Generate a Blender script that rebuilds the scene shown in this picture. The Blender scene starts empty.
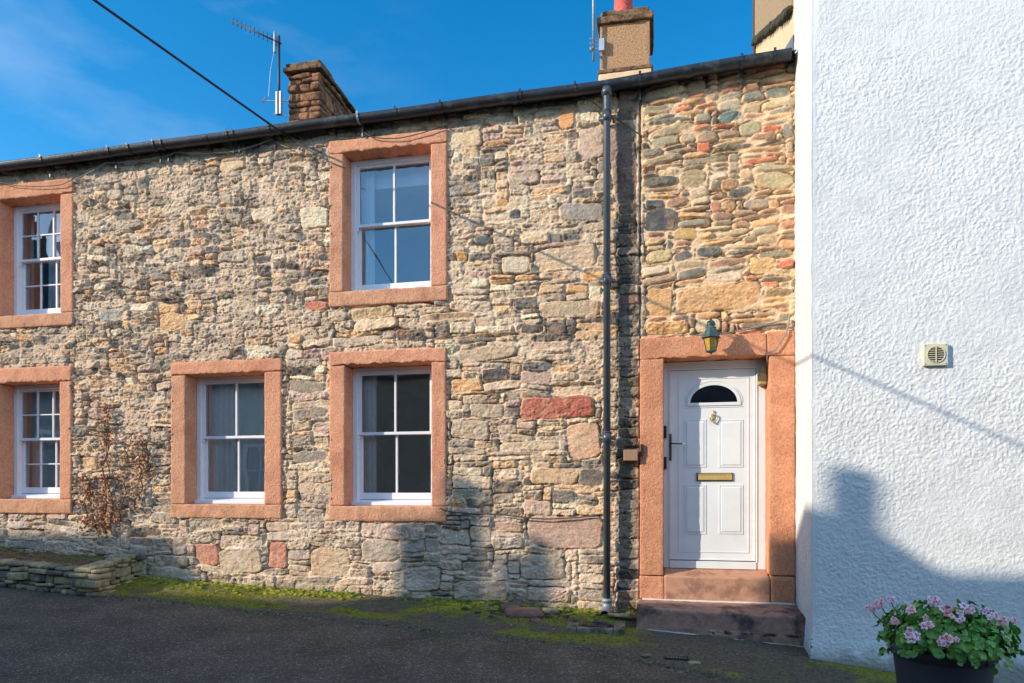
import bpy, bmesh, math, random
import numpy as np
from mathutils import Vector, Matrix

random.seed(11)
RNG = np.random.RandomState(7)
scene = bpy.context.scene
COL = scene.collection
R = math.radians

# ------------------------------------------------------------------ calibration
FPX = 683.0
YAW = math.radians(11.64)
HOR = 489.0
EYE = 1.5


def P(px, py, D):
    """point on the vertical plane y = D (parallel to the facade) seen at a photo pixel"""
    t = math.atan((px - 512) / FPX)
    Z = D / math.cos(t - YAW) * math.cos(t)
    return Vector((D * math.tan(t - YAW), D, EYE - (py - HOR) * Z / FPX))


SUN = Vector((1.65, 1.0, -0.78)).normalized()      # direction the sunlight travels

# ------------------------------------------------------------------ colours, noise


def lin(c, k=1.0):
    out = []
    for v in c[:3]:
        v = v / 255.0
        out.append((v / 12.92 if v <= 0.04045 else ((v + 0.055) / 1.055) ** 2.4) * k)
    return out


_tab = np.random.RandomState(3).rand(256, 256)


def vnoise(x, y, seed=0):
    x = np.asarray(x, float) + seed * 17.31
    y = np.asarray(y, float) + seed * 9.77
    xi = np.floor(x).astype(int)
    yi = np.floor(y).astype(int)
    fx = x - xi
    fy = y - yi
    fx = fx * fx * (3 - 2 * fx)
    fy = fy * fy * (3 - 2 * fy)
    a = _tab[yi & 255, xi & 255]
    b = _tab[yi & 255, (xi + 1) & 255]
    c = _tab[(yi + 1) & 255, xi & 255]
    d = _tab[(yi + 1) & 255, (xi + 1) & 255]
    return (a * (1 - fx) + b * fx) * (1 - fy) + (c * (1 - fx) + d * fx) * fy


def fbm(x, y, seed=0, octv=4, g=0.5):
    s = 0
    a = 1.0
    t = 0
    for i in range(octv):
        s = s + a * (vnoise(x * 2 ** i, y * 2 ** i, seed + i * 5) - 0.5)
        t += a
        a *= g
    return s / t * 2      # about -1..1


def sstep(a, b, x):
    t = np.clip((x - a) / (b - a), 0, 1)
    return t * t * (3 - 2 * t)


# ------------------------------------------------------------------ materials


def new_mat(name):
    m = bpy.data.materials.new(name)
    m.use_nodes = True
    nt = m.node_tree
    b = nt.nodes['Principled BSDF']
    return m, nt, b


def nd(nt, typ, **kw):
    n = nt.nodes.new(typ)
    for k, v in kw.items():
        setattr(n, k, v)
    return n


def mat(name, col, rough=0.7, metal=0.0, var=0.0, vscale=8.0, bump=0.0, bscale=60.0,
        col2=None, c2scale=6.0, c2lo=0.5, c2hi=0.62, spec=0.4, stretch=None, bump2=0.0, b2scale=15.0):
    m, nt, b = new_mat(name)
    L = nt.links
    b.inputs['Roughness'].default_value = rough
    b.inputs['Metallic'].default_value = metal
    b.inputs['Specular IOR Level'].default_value = spec
    tc = nd(nt, 'ShaderNodeTexCoord')
    vec = tc.outputs['Object']
    if stretch:
        mp = nd(nt, 'ShaderNodeMapping')
        mp.inputs['Scale'].default_value = stretch
        L.new(vec, mp.inputs['Vector'])
        vec = mp.outputs['Vector']
    cur = None
    rgb = nd(nt, 'ShaderNodeRGB')
    rgb.outputs[0].default_value = (*col, 1)
    cur = rgb.outputs[0]
    if col2 is not None:
        n = nd(nt, 'ShaderNodeTexNoise')
        n.inputs['Scale'].default_value = c2scale
        n.inputs['Detail'].default_value = 6
        n.inputs['Roughness'].default_value = 0.65
        L.new(vec, n.inputs['Vector'])
        mr = nd(nt, 'ShaderNodeMapRange')
        mr.inputs['From Min'].default_value = c2lo
        mr.inputs['From Max'].default_value = c2hi
        L.new(n.outputs['Fac'], mr.inputs['Value'])
        mx = nd(nt, 'ShaderNodeMix', data_type='RGBA')
        L.new(mr.outputs['Result'], mx.inputs['Factor'])
        L.new(cur, mx.inputs['A'])
        mx.inputs['B'].default_value = (*col2, 1)
        cur = mx.outputs['Result']
    if var > 0:
        n = nd(nt, 'ShaderNodeTexNoise')
        n.inputs['Scale'].default_value = vscale
        n.inputs['Detail'].default_value = 8
        n.inputs['Roughness'].default_value = 0.7
        L.new(vec, n.inputs['Vector'])
        mr = nd(nt, 'ShaderNodeMapRange')
        mr.inputs['From Min'].default_value = 0.3
        mr.inputs['From Max'].default_value = 0.7
        mr.inputs['To Min'].default_value = 1 - var
        mr.inputs['To Max'].default_value = 1 + var
        L.new(n.outputs['Fac'], mr.inputs['Value'])
        mul = nd(nt, 'ShaderNodeVectorMath', operation='SCALE')
        L.new(cur, mul.inputs[0])
        L.new(mr.outputs['Result'], mul.inputs['Scale'])
        cur = mul.outputs['Vector']
    L.new(cur, b.inputs['Base Color'])
    if bump > 0:
        n = nd(nt, 'ShaderNodeTexNoise')
        n.inputs['Scale'].default_value = bscale
        n.inputs['Detail'].default_value = 5
        L.new(vec, n.inputs['Vector'])
        bp = nd(nt, 'ShaderNodeBump')
        bp.inputs['Strength'].default_value = bump
        bp.inputs['Distance'].default_value = 0.01
        L.new(n.outputs['Fac'], bp.inputs['Height'])
        if bump2 > 0:
            n2 = nd(nt, 'ShaderNodeTexNoise')
            n2.inputs['Scale'].default_value = b2scale
            n2.inputs['Detail'].default_value = 3
            L.new(vec, n2.inputs['Vector'])
            bp2 = nd(nt, 'ShaderNodeBump')
            bp2.inputs['Strength'].default_value = bump2
            bp2.inputs['Distance'].default_value = 0.02
            L.new(n2.outputs['Fac'], bp2.inputs['Height'])
            L.new(bp2.outputs['Normal'], bp.inputs['Normal'])
        L.new(bp.outputs['Normal'], b.inputs['Normal'])
    return m


def attr_mat(name, rough=0.9, bump=0.5, bscale=90, var=0.2, vscale=45):
    """rubble masonry: stone colours stored per vertex, grain and bump from noise"""
    m, nt, b = new_mat(name)
    L = nt.links
    b.inputs['Roughness'].default_value = rough
    b.inputs['Specular IOR Level'].default_value = 0.2
    at = nd(nt, 'ShaderNodeAttribute', attribute_name='stone')
    tc = nd(nt, 'ShaderNodeTexCoord')
    n = nd(nt, 'ShaderNodeTexNoise')
    n.inputs['Scale'].default_value = vscale
    n.inputs['Detail'].default_value = 7
    n.inputs['Roughness'].default_value = 0.75
    L.new(tc.outputs['Object'], n.inputs['Vector'])
    mr = nd(nt, 'ShaderNodeMapRange')
    mr.inputs['From Min'].default_value = 0.3
    mr.inputs['From Max'].default_value = 0.7
    mr.inputs['To Min'].default_value = 1 - var
    mr.inputs['To Max'].default_value = 1 + var
    L.new(n.outputs['Fac'], mr.inputs['Value'])
    mul = nd(nt, 'ShaderNodeVectorMath', operation='SCALE')
    L.new(at.outputs['Color'], mul.inputs[0])
    L.new(mr.outputs['Result'], mul.inputs['Scale'])
    L.new(mul.outputs['Vector'], b.inputs['Base Color'])
    n2 = nd(nt, 'ShaderNodeTexNoise')
    n2.inputs['Scale'].default_value = bscale
    n2.inputs['Detail'].default_value = 6
    n2.inputs['Roughness'].default_value = 0.65
    L.new(tc.outputs['Object'], n2.inputs['Vector'])
    bp = nd(nt, 'ShaderNodeBump')
    bp.inputs['Strength'].default_value = bump
    bp.inputs['Distance'].default_value = 0.012
    L.new(n2.outputs['Fac'], bp.inputs['Height'])
    L.new(bp.outputs['Normal'], b.inputs['Normal'])
    return m


def glass_mat(name, tint=(0.98, 0.99, 1.0), refl=0.10, ior=1.5):
    m = bpy.data.materials.new(name)
    m.use_nodes = True
    nt = m.node_tree
    nt.nodes.clear()
    out = nd(nt, 'ShaderNodeOutputMaterial')
    tr = nd(nt, 'ShaderNodeBsdfTransparent')
    tr.inputs['Color'].default_value = (*tint, 1)
    gl = nd(nt, 'ShaderNodeBsdfGlossy')
    gl.inputs['Roughness'].default_value = 0.0
    gl.inputs['Color'].default_value = (1, 1, 1, 1)
    fr = nd(nt, 'ShaderNodeFresnel')
    fr.inputs['IOR'].default_value = ior
    ad = nd(nt, 'ShaderNodeMath', operation='ADD', use_clamp=True)
    ad.inputs[1].default_value = refl
    mx = nd(nt, 'ShaderNodeMixShader')
    nt.links.new(fr.outputs[0], ad.inputs[0])
    nt.links.new(ad.outputs[0], mx.inputs[0])
    nt.links.new(tr.outputs[0], mx.inputs[1])
    nt.links.new(gl.outputs[0], mx.inputs[2])
    nt.links.new(mx.outputs[0], out.inputs['Surface'])
    # old hand drawn glass is never quite flat
    tc = nd(nt, 'ShaderNodeTexCoord')
    n = nd(nt, 'ShaderNodeTexNoise')
    n.inputs['Scale'].default_value = 2.2
    n.inputs['Detail'].default_value = 1
    bp = nd(nt, 'ShaderNodeBump')
    bp.inputs['Strength'].default_value = 0.12
    bp.inputs['Distance'].default_value = 0.02
    nt.links.new(tc.outputs['Object'], n.inputs['Vector'])
    nt.links.new(n.outputs['Fac'], bp.inputs['Height'])
    nt.links.new(bp.outputs['Normal'], gl.inputs['Normal'])
    return m


M = {}
M['rubble'] = attr_mat('rubble_masonry', bump=1.0, bscale=85, var=0.34, vscale=55)
M['sandstone'] = mat('red_sandstone', lin((222, 158, 122)), 0.95, var=0.26, vscale=42, bump=1.0, bscale=75,
                     col2=lin((200, 136, 104)), c2scale=3.2, c2lo=0.45, c2hi=0.7, spec=0.15, bump2=0.35, b2scale=28)
M['sandstone_b'] = mat('buff_sandstone', lin((214, 158, 122)), 0.95, var=0.26, vscale=42, bump=1.0, bscale=75,
                        col2=lin((188, 132, 102)), c2scale=3.8, c2lo=0.45, c2hi=0.7, spec=0.15, bump2=0.35, b2scale=28)
M['sandstone_door'] = mat('red_sandstone_door', lin((214, 150, 112)), 0.95, var=0.28, vscale=38, bump=1.0, bscale=70,
                          col2=lin((194, 130, 98)), c2scale=4, c2lo=0.42, c2hi=0.68, spec=0.15, bump2=0.4, b2scale=22)
M['step'] = mat('worn_step_stone', lin((186, 140, 112)), 0.9, var=0.18, vscale=14, bump=0.5, bscale=90,
                col2=lin((150, 112, 92)), c2scale=5, spec=0.2)
M['step_low'] = mat('damp_step_stone', lin((168, 130, 110)), 0.85, var=0.28, vscale=16, bump=0.7, bscale=80,
                    col2=lin((92, 72, 66)), c2scale=4.2, c2lo=0.48, c2hi=0.64, spec=0.25)
M['white_paint'] = mat('white_sash_paint', (0.78, 0.79, 0.80), 0.45, var=0.04, vscale=12, bump=0.05, bscale=120)
M['door_white'] = mat('white_door_skin', (0.745, 0.765, 0.745), 0.35, var=0.05, vscale=5, bump=0.03, bscale=8)
M['glass'] = glass_mat('window_glass', refl=0.19)
M['glass_up'] = glass_mat('upper_window_glass', refl=0.16)
M['fan_glass'] = glass_mat('fanlight_glass', tint=(0.26, 0.36, 0.46), refl=0.08)
M['room'] = mat('room_plaster', (0.62, 0.57, 0.50), 0.9, var=0.1, vscale=2)
M['curtain'] = mat('pale_curtain', lin((250, 238, 232)), 0.95, var=0.06, vscale=20)
M['curtain_w'] = mat('white_curtain', (0.75, 0.75, 0.74), 0.95, var=0.04, vscale=20)
M['net'] = mat('grey_net', (0.80, 0.78, 0.70), 0.95, var=0.05, vscale=20)
M['blind'] = mat('roller_blind', (0.62, 0.66, 0.72), 0.9)
M['iron'] = mat('cast_iron_gutter', (0.022, 0.026, 0.032), 0.42, var=0.35, vscale=10, bump=0.25, bscale=40,
                col2=(0.09, 0.095, 0.10), c2scale=5, c2lo=0.56, c2hi=0.75, spec=0.5)
M['pipe'] = mat('downpipe_paint', (0.055, 0.072, 0.088), 0.36, var=0.25, vscale=14, bump=0.1, bscale=50, spec=0.6)
M['galv'] = mat('galvanised_strap', (0.30, 0.31, 0.32), 0.5, metal=0.3, var=0.3, vscale=20)
M['black_wire'] = mat('black_cable', (0.015, 0.017, 0.02), 0.5)
M['grey_wire'] = mat('grey_cable', (0.25, 0.24, 0.22), 0.6)
M['brown_wire'] = mat('dull_cable', (0.09, 0.075, 0.06), 0.7)
M['slate'] = mat('roof_slate', (0.085, 0.09, 0.10), 0.6, var=0.3, vscale=6, bump=0.6, bscale=12)
M['slate_far'] = mat('far_slate', (0.07, 0.07, 0.075), 0.7, var=0.3, vscale=3, bump=0.6, bscale=8)
M['far_wall'] = mat('far_render', (0.16, 0.15, 0.14), 0.9, var=0.25, vscale=3, bump=0.6, bscale=9)
M['far_stone'] = mat('far_stone', (0.15, 0.125, 0.10), 0.9, var=0.35, vscale=4, bump=0.8, bscale=7)
M['far_brown'] = mat('far_brown_stone', (0.50, 0.41, 0.32), 0.9, var=0.3, vscale=5, bump=0.6, bscale=7)
M['chim_render'] = mat('pebbledash_render', lin((184, 144, 108)), 0.95, var=0.42, vscale=60, bump=1.0, bscale=55,
                       col2=lin((150, 122, 98)), c2scale=34, c2lo=0.45, c2hi=0.6, spec=0.1)
M['chim_dark'] = mat('weathered_chimney_stone', lin((122, 96, 72)), 0.95, var=0.4, vscale=14, bump=1.0, bscale=30,
                     col2=lin((72, 62, 52)), c2scale=9, spec=0.1)
M['chim_stone'] = mat('brown_chimney_stone', lin((158, 112, 82)), 0.95, var=0.5, vscale=5, bump=1.0, bscale=30,
                      col2=lin((104, 78, 60)), c2scale=5.5, c2lo=0.45, c2hi=0.58, spec=0.1, bump2=0.8, b2scale=12)
M['pot_red'] = mat('red_chimney_pot', lin((206, 92, 80)), 0.8, var=0.25, vscale=12, bump=0.5, bscale=30,
                   col2=lin((80, 46, 44)), c2scale=9, c2lo=0.58, c2hi=0.66)
M['beige_render'] = mat('beige_render', lin((218, 190, 154)), 0.95, var=0.10, vscale=8, bump=0.5, bscale=50, spec=0.1)
M['beige_rough'] = mat('beige_roughcast', lin((160, 138, 110)), 0.95, var=0.3, vscale=26, bump=1.0, bscale=34, spec=0.1)
M['moss_dark'] = mat('dark_roof_moss', (0.05, 0.05, 0.03), 0.95, var=0.4, vscale=20, bump=1.0, bscale=40)
M['lead'] = mat('lead_flashing', (0.16, 0.17, 0.19), 0.55, var=0.2, vscale=10)
M['alu'] = mat('aerial_aluminium', (0.50, 0.51, 0.53), 0.45, metal=0.6, var=0.15, vscale=20)
M['aerial_dark'] = mat('aerial_dark', (0.035, 0.035, 0.04), 0.5)
M['brass'] = mat('aged_brass', (0.62, 0.44, 0.15), 0.38, metal=0.25, var=0.2, vscale=30)
M['brass_pale'] = mat('pale_brass', (0.55, 0.44, 0.28), 0.4, metal=0.6, var=0.2, vscale=40)
M['handle'] = mat('dark_bronze_handle', (0.11, 0.085, 0.06), 0.4, metal=0.6)
M['chrome'] = mat('handle_tip', (0.85, 0.85, 0.85), 0.25, metal=0.9)
M['black'] = mat('black_plastic', (0.02, 0.02, 0.022), 0.5)
M['rubber'] = mat('grey_gasket', (0.20, 0.21, 0.22), 0.7)
M['verdigris'] = mat('verdigris_lantern', lin((62, 84, 86)), 0.5, metal=0.3, var=0.3, vscale=40, bump=0.3, bscale=90,
                     col2=lin((104, 128, 124)), c2scale=30, c2lo=0.55, c2hi=0.7)
M['amber'] = mat('amber_lantern_glass', lin((190, 150, 62)), 0.25, var=0.35, vscale=28, bump=0.4, bscale=50)
M['lampbulb'] = mat('cream_bulb', lin((250, 214, 120)), 0.4)
M['box_tan'] = mat('tan_plastic_box', lin((158, 124, 92)), 0.6, var=0.12, vscale=20)
M['box_yellow'] = mat('weathered_yellow_box', lin((170, 150, 96)), 0.8, var=0.25, vscale=30, bump=0.3, bscale=60)
M['vent'] = mat('cream_vent', lin((206, 198, 170)), 0.55, var=0.06, vscale=20)
M['vent_dark'] = mat('vent_cavity', lin((62, 54, 38)), 0.8)
M['tub'] = mat('charcoal_plastic_tub', lin((62, 64, 72)), 0.5, var=0.15, vscale=10, bump=0.15, bscale=40)
M['soil'] = mat('dark_soil', (0.035, 0.026, 0.018), 0.95, var=0.5, vscale=30, bump=1.0, bscale=40)
M['bed_top'] = mat('bed_litter', lin((104, 88, 62)), 0.95, var=0.5, vscale=26, bump=1.0, bscale=34, col2=lin((96, 100, 44)), c2scale=4.5, c2lo=.48, c2hi=.6, spec=.1)
M['leaf'] = mat('geranium_leaf', (0.12, 0.29, 0.045), 0.5, var=0.5, vscale=16, col2=(0.28, 0.46, 0.07), c2scale=11,
                c2lo=0.5, c2hi=0.7)
M['petal'] = mat('pink_petal', lin((255, 222, 226)), 0.6, var=0.1, vscale=60, col2=lin((240, 150, 166)), c2scale=40)
M['petal_coral'] = mat('coral_petal', lin((255, 206, 200)), 0.6, var=0.1, vscale=60, col2=lin((240, 130, 128)), c2scale=40)
M['petal_c'] = mat('magenta_petal_centre', lin((165, 22, 80)), 0.6)
M['stem'] = mat('green_stem', (0.10, 0.16, 0.05), 0.7)
M['twig'] = mat('dry_twig', (0.10, 0.065, 0.045), 0.9, var=0.3, vscale=30)
M['stalk'] = mat('straw_stalk', lin((150, 122, 86)), 0.9, var=0.4, vscale=20)
M['dry_leaf'] = mat('russet_leaf', lin((184, 118, 80)), 0.85, var=0.5, vscale=22, col2=lin((208, 140, 70)), c2scale=16)
M['moss'] = mat('moss', (0.27, 0.255, 0.035), 0.95, var=0.5, vscale=16, col2=(0.10, 0.125, 0.018), c2scale=5,
                c2lo=0.45, c2hi=0.6, spec=0.1)
M['stone_grey'] = mat('grey_fieldstone', lin((138, 126, 108)), 0.95, var=0.4, vscale=16, bump=1.0, bscale=40,
                      col2=lin((92, 88, 76)), c2scale=6, spec=0.15)
M['stone_buff'] = mat('buff_fieldstone', lin((168, 152, 118)), 0.95, var=0.4, vscale=16, bump=1.0, bscale=40,
                      col2=lin((118, 112, 74)), c2scale=7, c2lo=0.5, c2hi=0.66, spec=0.15)
M['stone_red'] = mat('reddish_rubble', lin((128, 98, 86)), 0.95, var=0.35, vscale=12, bump=0.9, bscale=40, spec=0.15)
M['concrete_old'] = mat('old_concrete', lin((134, 122, 104)), 0.95, var=0.4, vscale=14, bump=0.7, bscale=50,
                        col2=lin((72, 74, 40)), c2scale=6, c2lo=0.48, c2hi=0.62, spec=0.15)
M['debris'] = mat('dark_debris', (0.075, 0.058, 0.045), 0.95, var=0.6, vscale=25, bump=0.8, bscale=50, spec=0.15)
M['white_mortar'] = mat('limewash_mortar', lin((212, 206, 196)), 0.95, var=0.12, vscale=20, bump=0.6, bscale=60, spec=0.1)
M['orange_leaf'] = mat('orange_leaf', lin((236, 130, 30)), 0.7, var=0.3, vscale=30)


def roughcast_mat():
    m, nt, b = new_mat('white_roughcast')
    L = nt.links
    b.inputs['Roughness'].default_value = 0.9
    b.inputs['Specular IOR Level'].default_value = 0.2
    tc = nd(nt, 'ShaderNodeTexCoord')
    n = nd(nt, 'ShaderNodeTexNoise')
    n.inputs['Scale'].default_value = 5
    n.inputs['Detail'].default_value = 8
    n.inputs['Roughness'].default_value = 0.7
    L.new(tc.outputs['Object'], n.inputs['Vector'])
    cr = nd(nt, 'ShaderNodeValToRGB')
    cr.color_ramp.elements[0].position = 0.3
    cr.color_ramp.elements[0].color = (0.66, 0.655, 0.625, 1)
    cr.color_ramp.elements[1].position = 0.62
    cr.color_ramp.elements[1].color = (0.765, 0.755, 0.715, 1)
    L.new(n.outputs['Fac'], cr.inputs['Fac'])
    # damp, dirty foot of the wall
    sx = nd(nt, 'ShaderNodeSeparateXYZ')
    L.new(tc.outputs['Object'], sx.inputs['Vector'])
    n3 = nd(nt, 'ShaderNodeTexNoise')
    n3.inputs['Scale'].default_value = 9
    n3.inputs['Detail'].default_value = 5
    L.new(tc.outputs['Object'], n3.inputs['Vector'])
    ma = nd(nt, 'ShaderNodeMath', operation='MULTIPLY_ADD')
    ma.inputs[1].default_value = -0.22
    L.new(n3.outputs['Fac'], ma.inputs[0])
    L.new(sx.outputs['Z'], ma.inputs[2])
    mr = nd(nt, 'ShaderNodeMapRange')
    mr.inputs['From Min'].default_value = -0.10
    mr.inputs['From Max'].default_value = 0.03
    mr.inputs['To Min'].default_value = 1.0
    mr.inputs['To Max'].default_value = 0.0
    L.new(ma.outputs[0], mr.inputs['Value'])
    mx = nd(nt, 'ShaderNodeMix', data_type='RGBA')
    L.new(mr.outputs['Result'], mx.inputs['Factor'])
    L.new(cr.outputs['Color'], mx.inputs['A'])
    mx.inputs['B'].default_value = (0.36, 0.35, 0.30, 1)
    L.new(mx.outputs['Result'], b.inputs['Base Color'])
    n2 = nd(nt, 'ShaderNodeTexNoise')
    n2.inputs['Scale'].default_value = 105
    n2.inputs['Detail'].default_value = 3
    L.new(tc.outputs['Object'], n2.inputs['Vector'])
    bp = nd(nt, 'ShaderNodeBump')
    bp.inputs['Strength'].default_value = 0.7
    bp.inputs['Distance'].default_value = 0.008
    L.new(n2.outputs['Fac'], bp.inputs['Height'])
    L.new(bp.outputs['Normal'], b.inputs['Normal'])
    return m


M['roughcast'] = roughcast_mat()


def asphalt_mat():
    m, nt, b = new_mat('asphalt')
    L = nt.links
    b.inputs['Specular IOR Level'].default_value = 0.3
    tc = nd(nt, 'ShaderNodeTexCoord')
    v = nd(nt, 'ShaderNodeTexVoronoi')
    v.inputs['Scale'].default_value = 85
    L.new(tc.outputs['Object'], v.inputs['Vector'])
    sx = nd(nt, 'ShaderNodeSeparateColor')
    L.new(v.outputs['Color'], sx.inputs['Color'])
    cr = nd(nt, 'ShaderNodeValToRGB')
    cr.color_ramp.elements[0].position = 0.0
    cr.color_ramp.elements[0].color = (0.066, 0.052, 0.037, 1)
    e = cr.color_ramp.elements.new(0.6)
    e.color = (0.106, 0.080, 0.056, 1)
    e = cr.color_ramp.elements.new(0.9)
    e.color = (0.150, 0.116, 0.083, 1)
    cr.color_ramp.elements[-1].position = 1.0
    cr.color_ramp.elements[-1].color = (0.30, 0.25, 0.18, 1)
    L.new(sx.outputs[0], cr.inputs['Fac'])
    n = nd(nt, 'ShaderNodeTexNoise')
    n.inputs['Scale'].default_value = 2.2
    n.inputs['Detail'].default_value = 7
    L.new(tc.outputs['Object'], n.inputs['Vector'])
    mr = nd(nt, 'ShaderNodeMapRange')
    mr.inputs['From Min'].default_value = 0.3
    mr.inputs['From Max'].default_value = 0.7
    mr.inputs['To Min'].default_value = 0.72
    mr.inputs['To Max'].default_value = 1.25
    L.new(n.outputs['Fac'], mr.inputs['Value'])
    mul = nd(nt, 'ShaderNodeVectorMath', operation='SCALE')
    L.new(cr.outputs['Color'], mul.inputs[0])
    L.new(mr.outputs['Result'], mul.inputs['Scale'])
    L.new(mul.outputs['Vector'], b.inputs['Base Color'])
    b.inputs['Roughness'].default_value = 0.85
    bp = nd(nt, 'ShaderNodeBump')
    bp.inputs['Strength'].default_value = 0.7
    bp.inputs['Distance'].default_value = 0.008
    bp.invert = True
    L.new(v.outputs['Distance'], bp.inputs['Height'])
    L.new(bp.outputs['Normal'], b.inputs['Normal'])
    return m


M['asphalt'] = asphalt_mat()


def verge_mat():
    m, nt, b = new_mat('mossy_verge')
    L = nt.links
    b.inputs['Roughness'].default_value = 0.95
    b.inputs['Specular IOR Level'].default_value = 0.15
    at = nd(nt, 'ShaderNodeAttribute', attribute_name='mossy')
    tc = nd(nt, 'ShaderNodeTexCoord')
    n = nd(nt, 'ShaderNodeTexNoise')
    n.inputs['Scale'].default_value = 38
    n.inputs['Detail'].default_value = 8
    n.inputs['Roughness'].default_value = 0.75
    L.new(tc.outputs['Object'], n.inputs['Vector'])
    c1 = nd(nt, 'ShaderNodeValToRGB')
    c1.color_ramp.elements[0].position = 0.3
    c1.color_ramp.elements[0].color = (*lin((52, 46, 38)), 1)
    c1.color_ramp.elements[1].position = 0.72
    c1.color_ramp.elements[1].color = (*lin((128, 116, 96)), 1)
    L.new(n.outputs['Fac'], c1.inputs['Fac'])
    c2 = nd(nt, 'ShaderNodeValToRGB')
    c2.color_ramp.elements[0].position = 0.3
    c2.color_ramp.elements[0].color = (0.045, 0.045, 0.012, 1)
    c2.color_ramp.elements[1].position = 0.68
    c2.color_ramp.elements[1].color = (0.34, 0.32, 0.04, 1)
    L.new(n.outputs['Fac'], c2.inputs['Fac'])
    mx = nd(nt, 'ShaderNodeMix', data_type='RGBA')
    L.new(at.outputs['Fac'], mx.inputs['Factor'])
    L.new(c1.outputs['Color'], mx.inputs['A'])
    L.new(c2.outputs['Color'], mx.inputs['B'])
    L.new(mx.outputs['Result'], b.inputs['Base Color'])
    bp = nd(nt, 'ShaderNodeBump')
    bp.inputs['Strength'].default_value = 0.9
    bp.inputs['Distance'].default_value = 0.012
    L.new(n.outputs['Fac'], bp.inputs['Height'])
    L.new(bp.outputs['Normal'], b.inputs['Normal'])
    return m


M['verge'] = verge_mat()

# ------------------------------------------------------------------ mesh helpers


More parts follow.
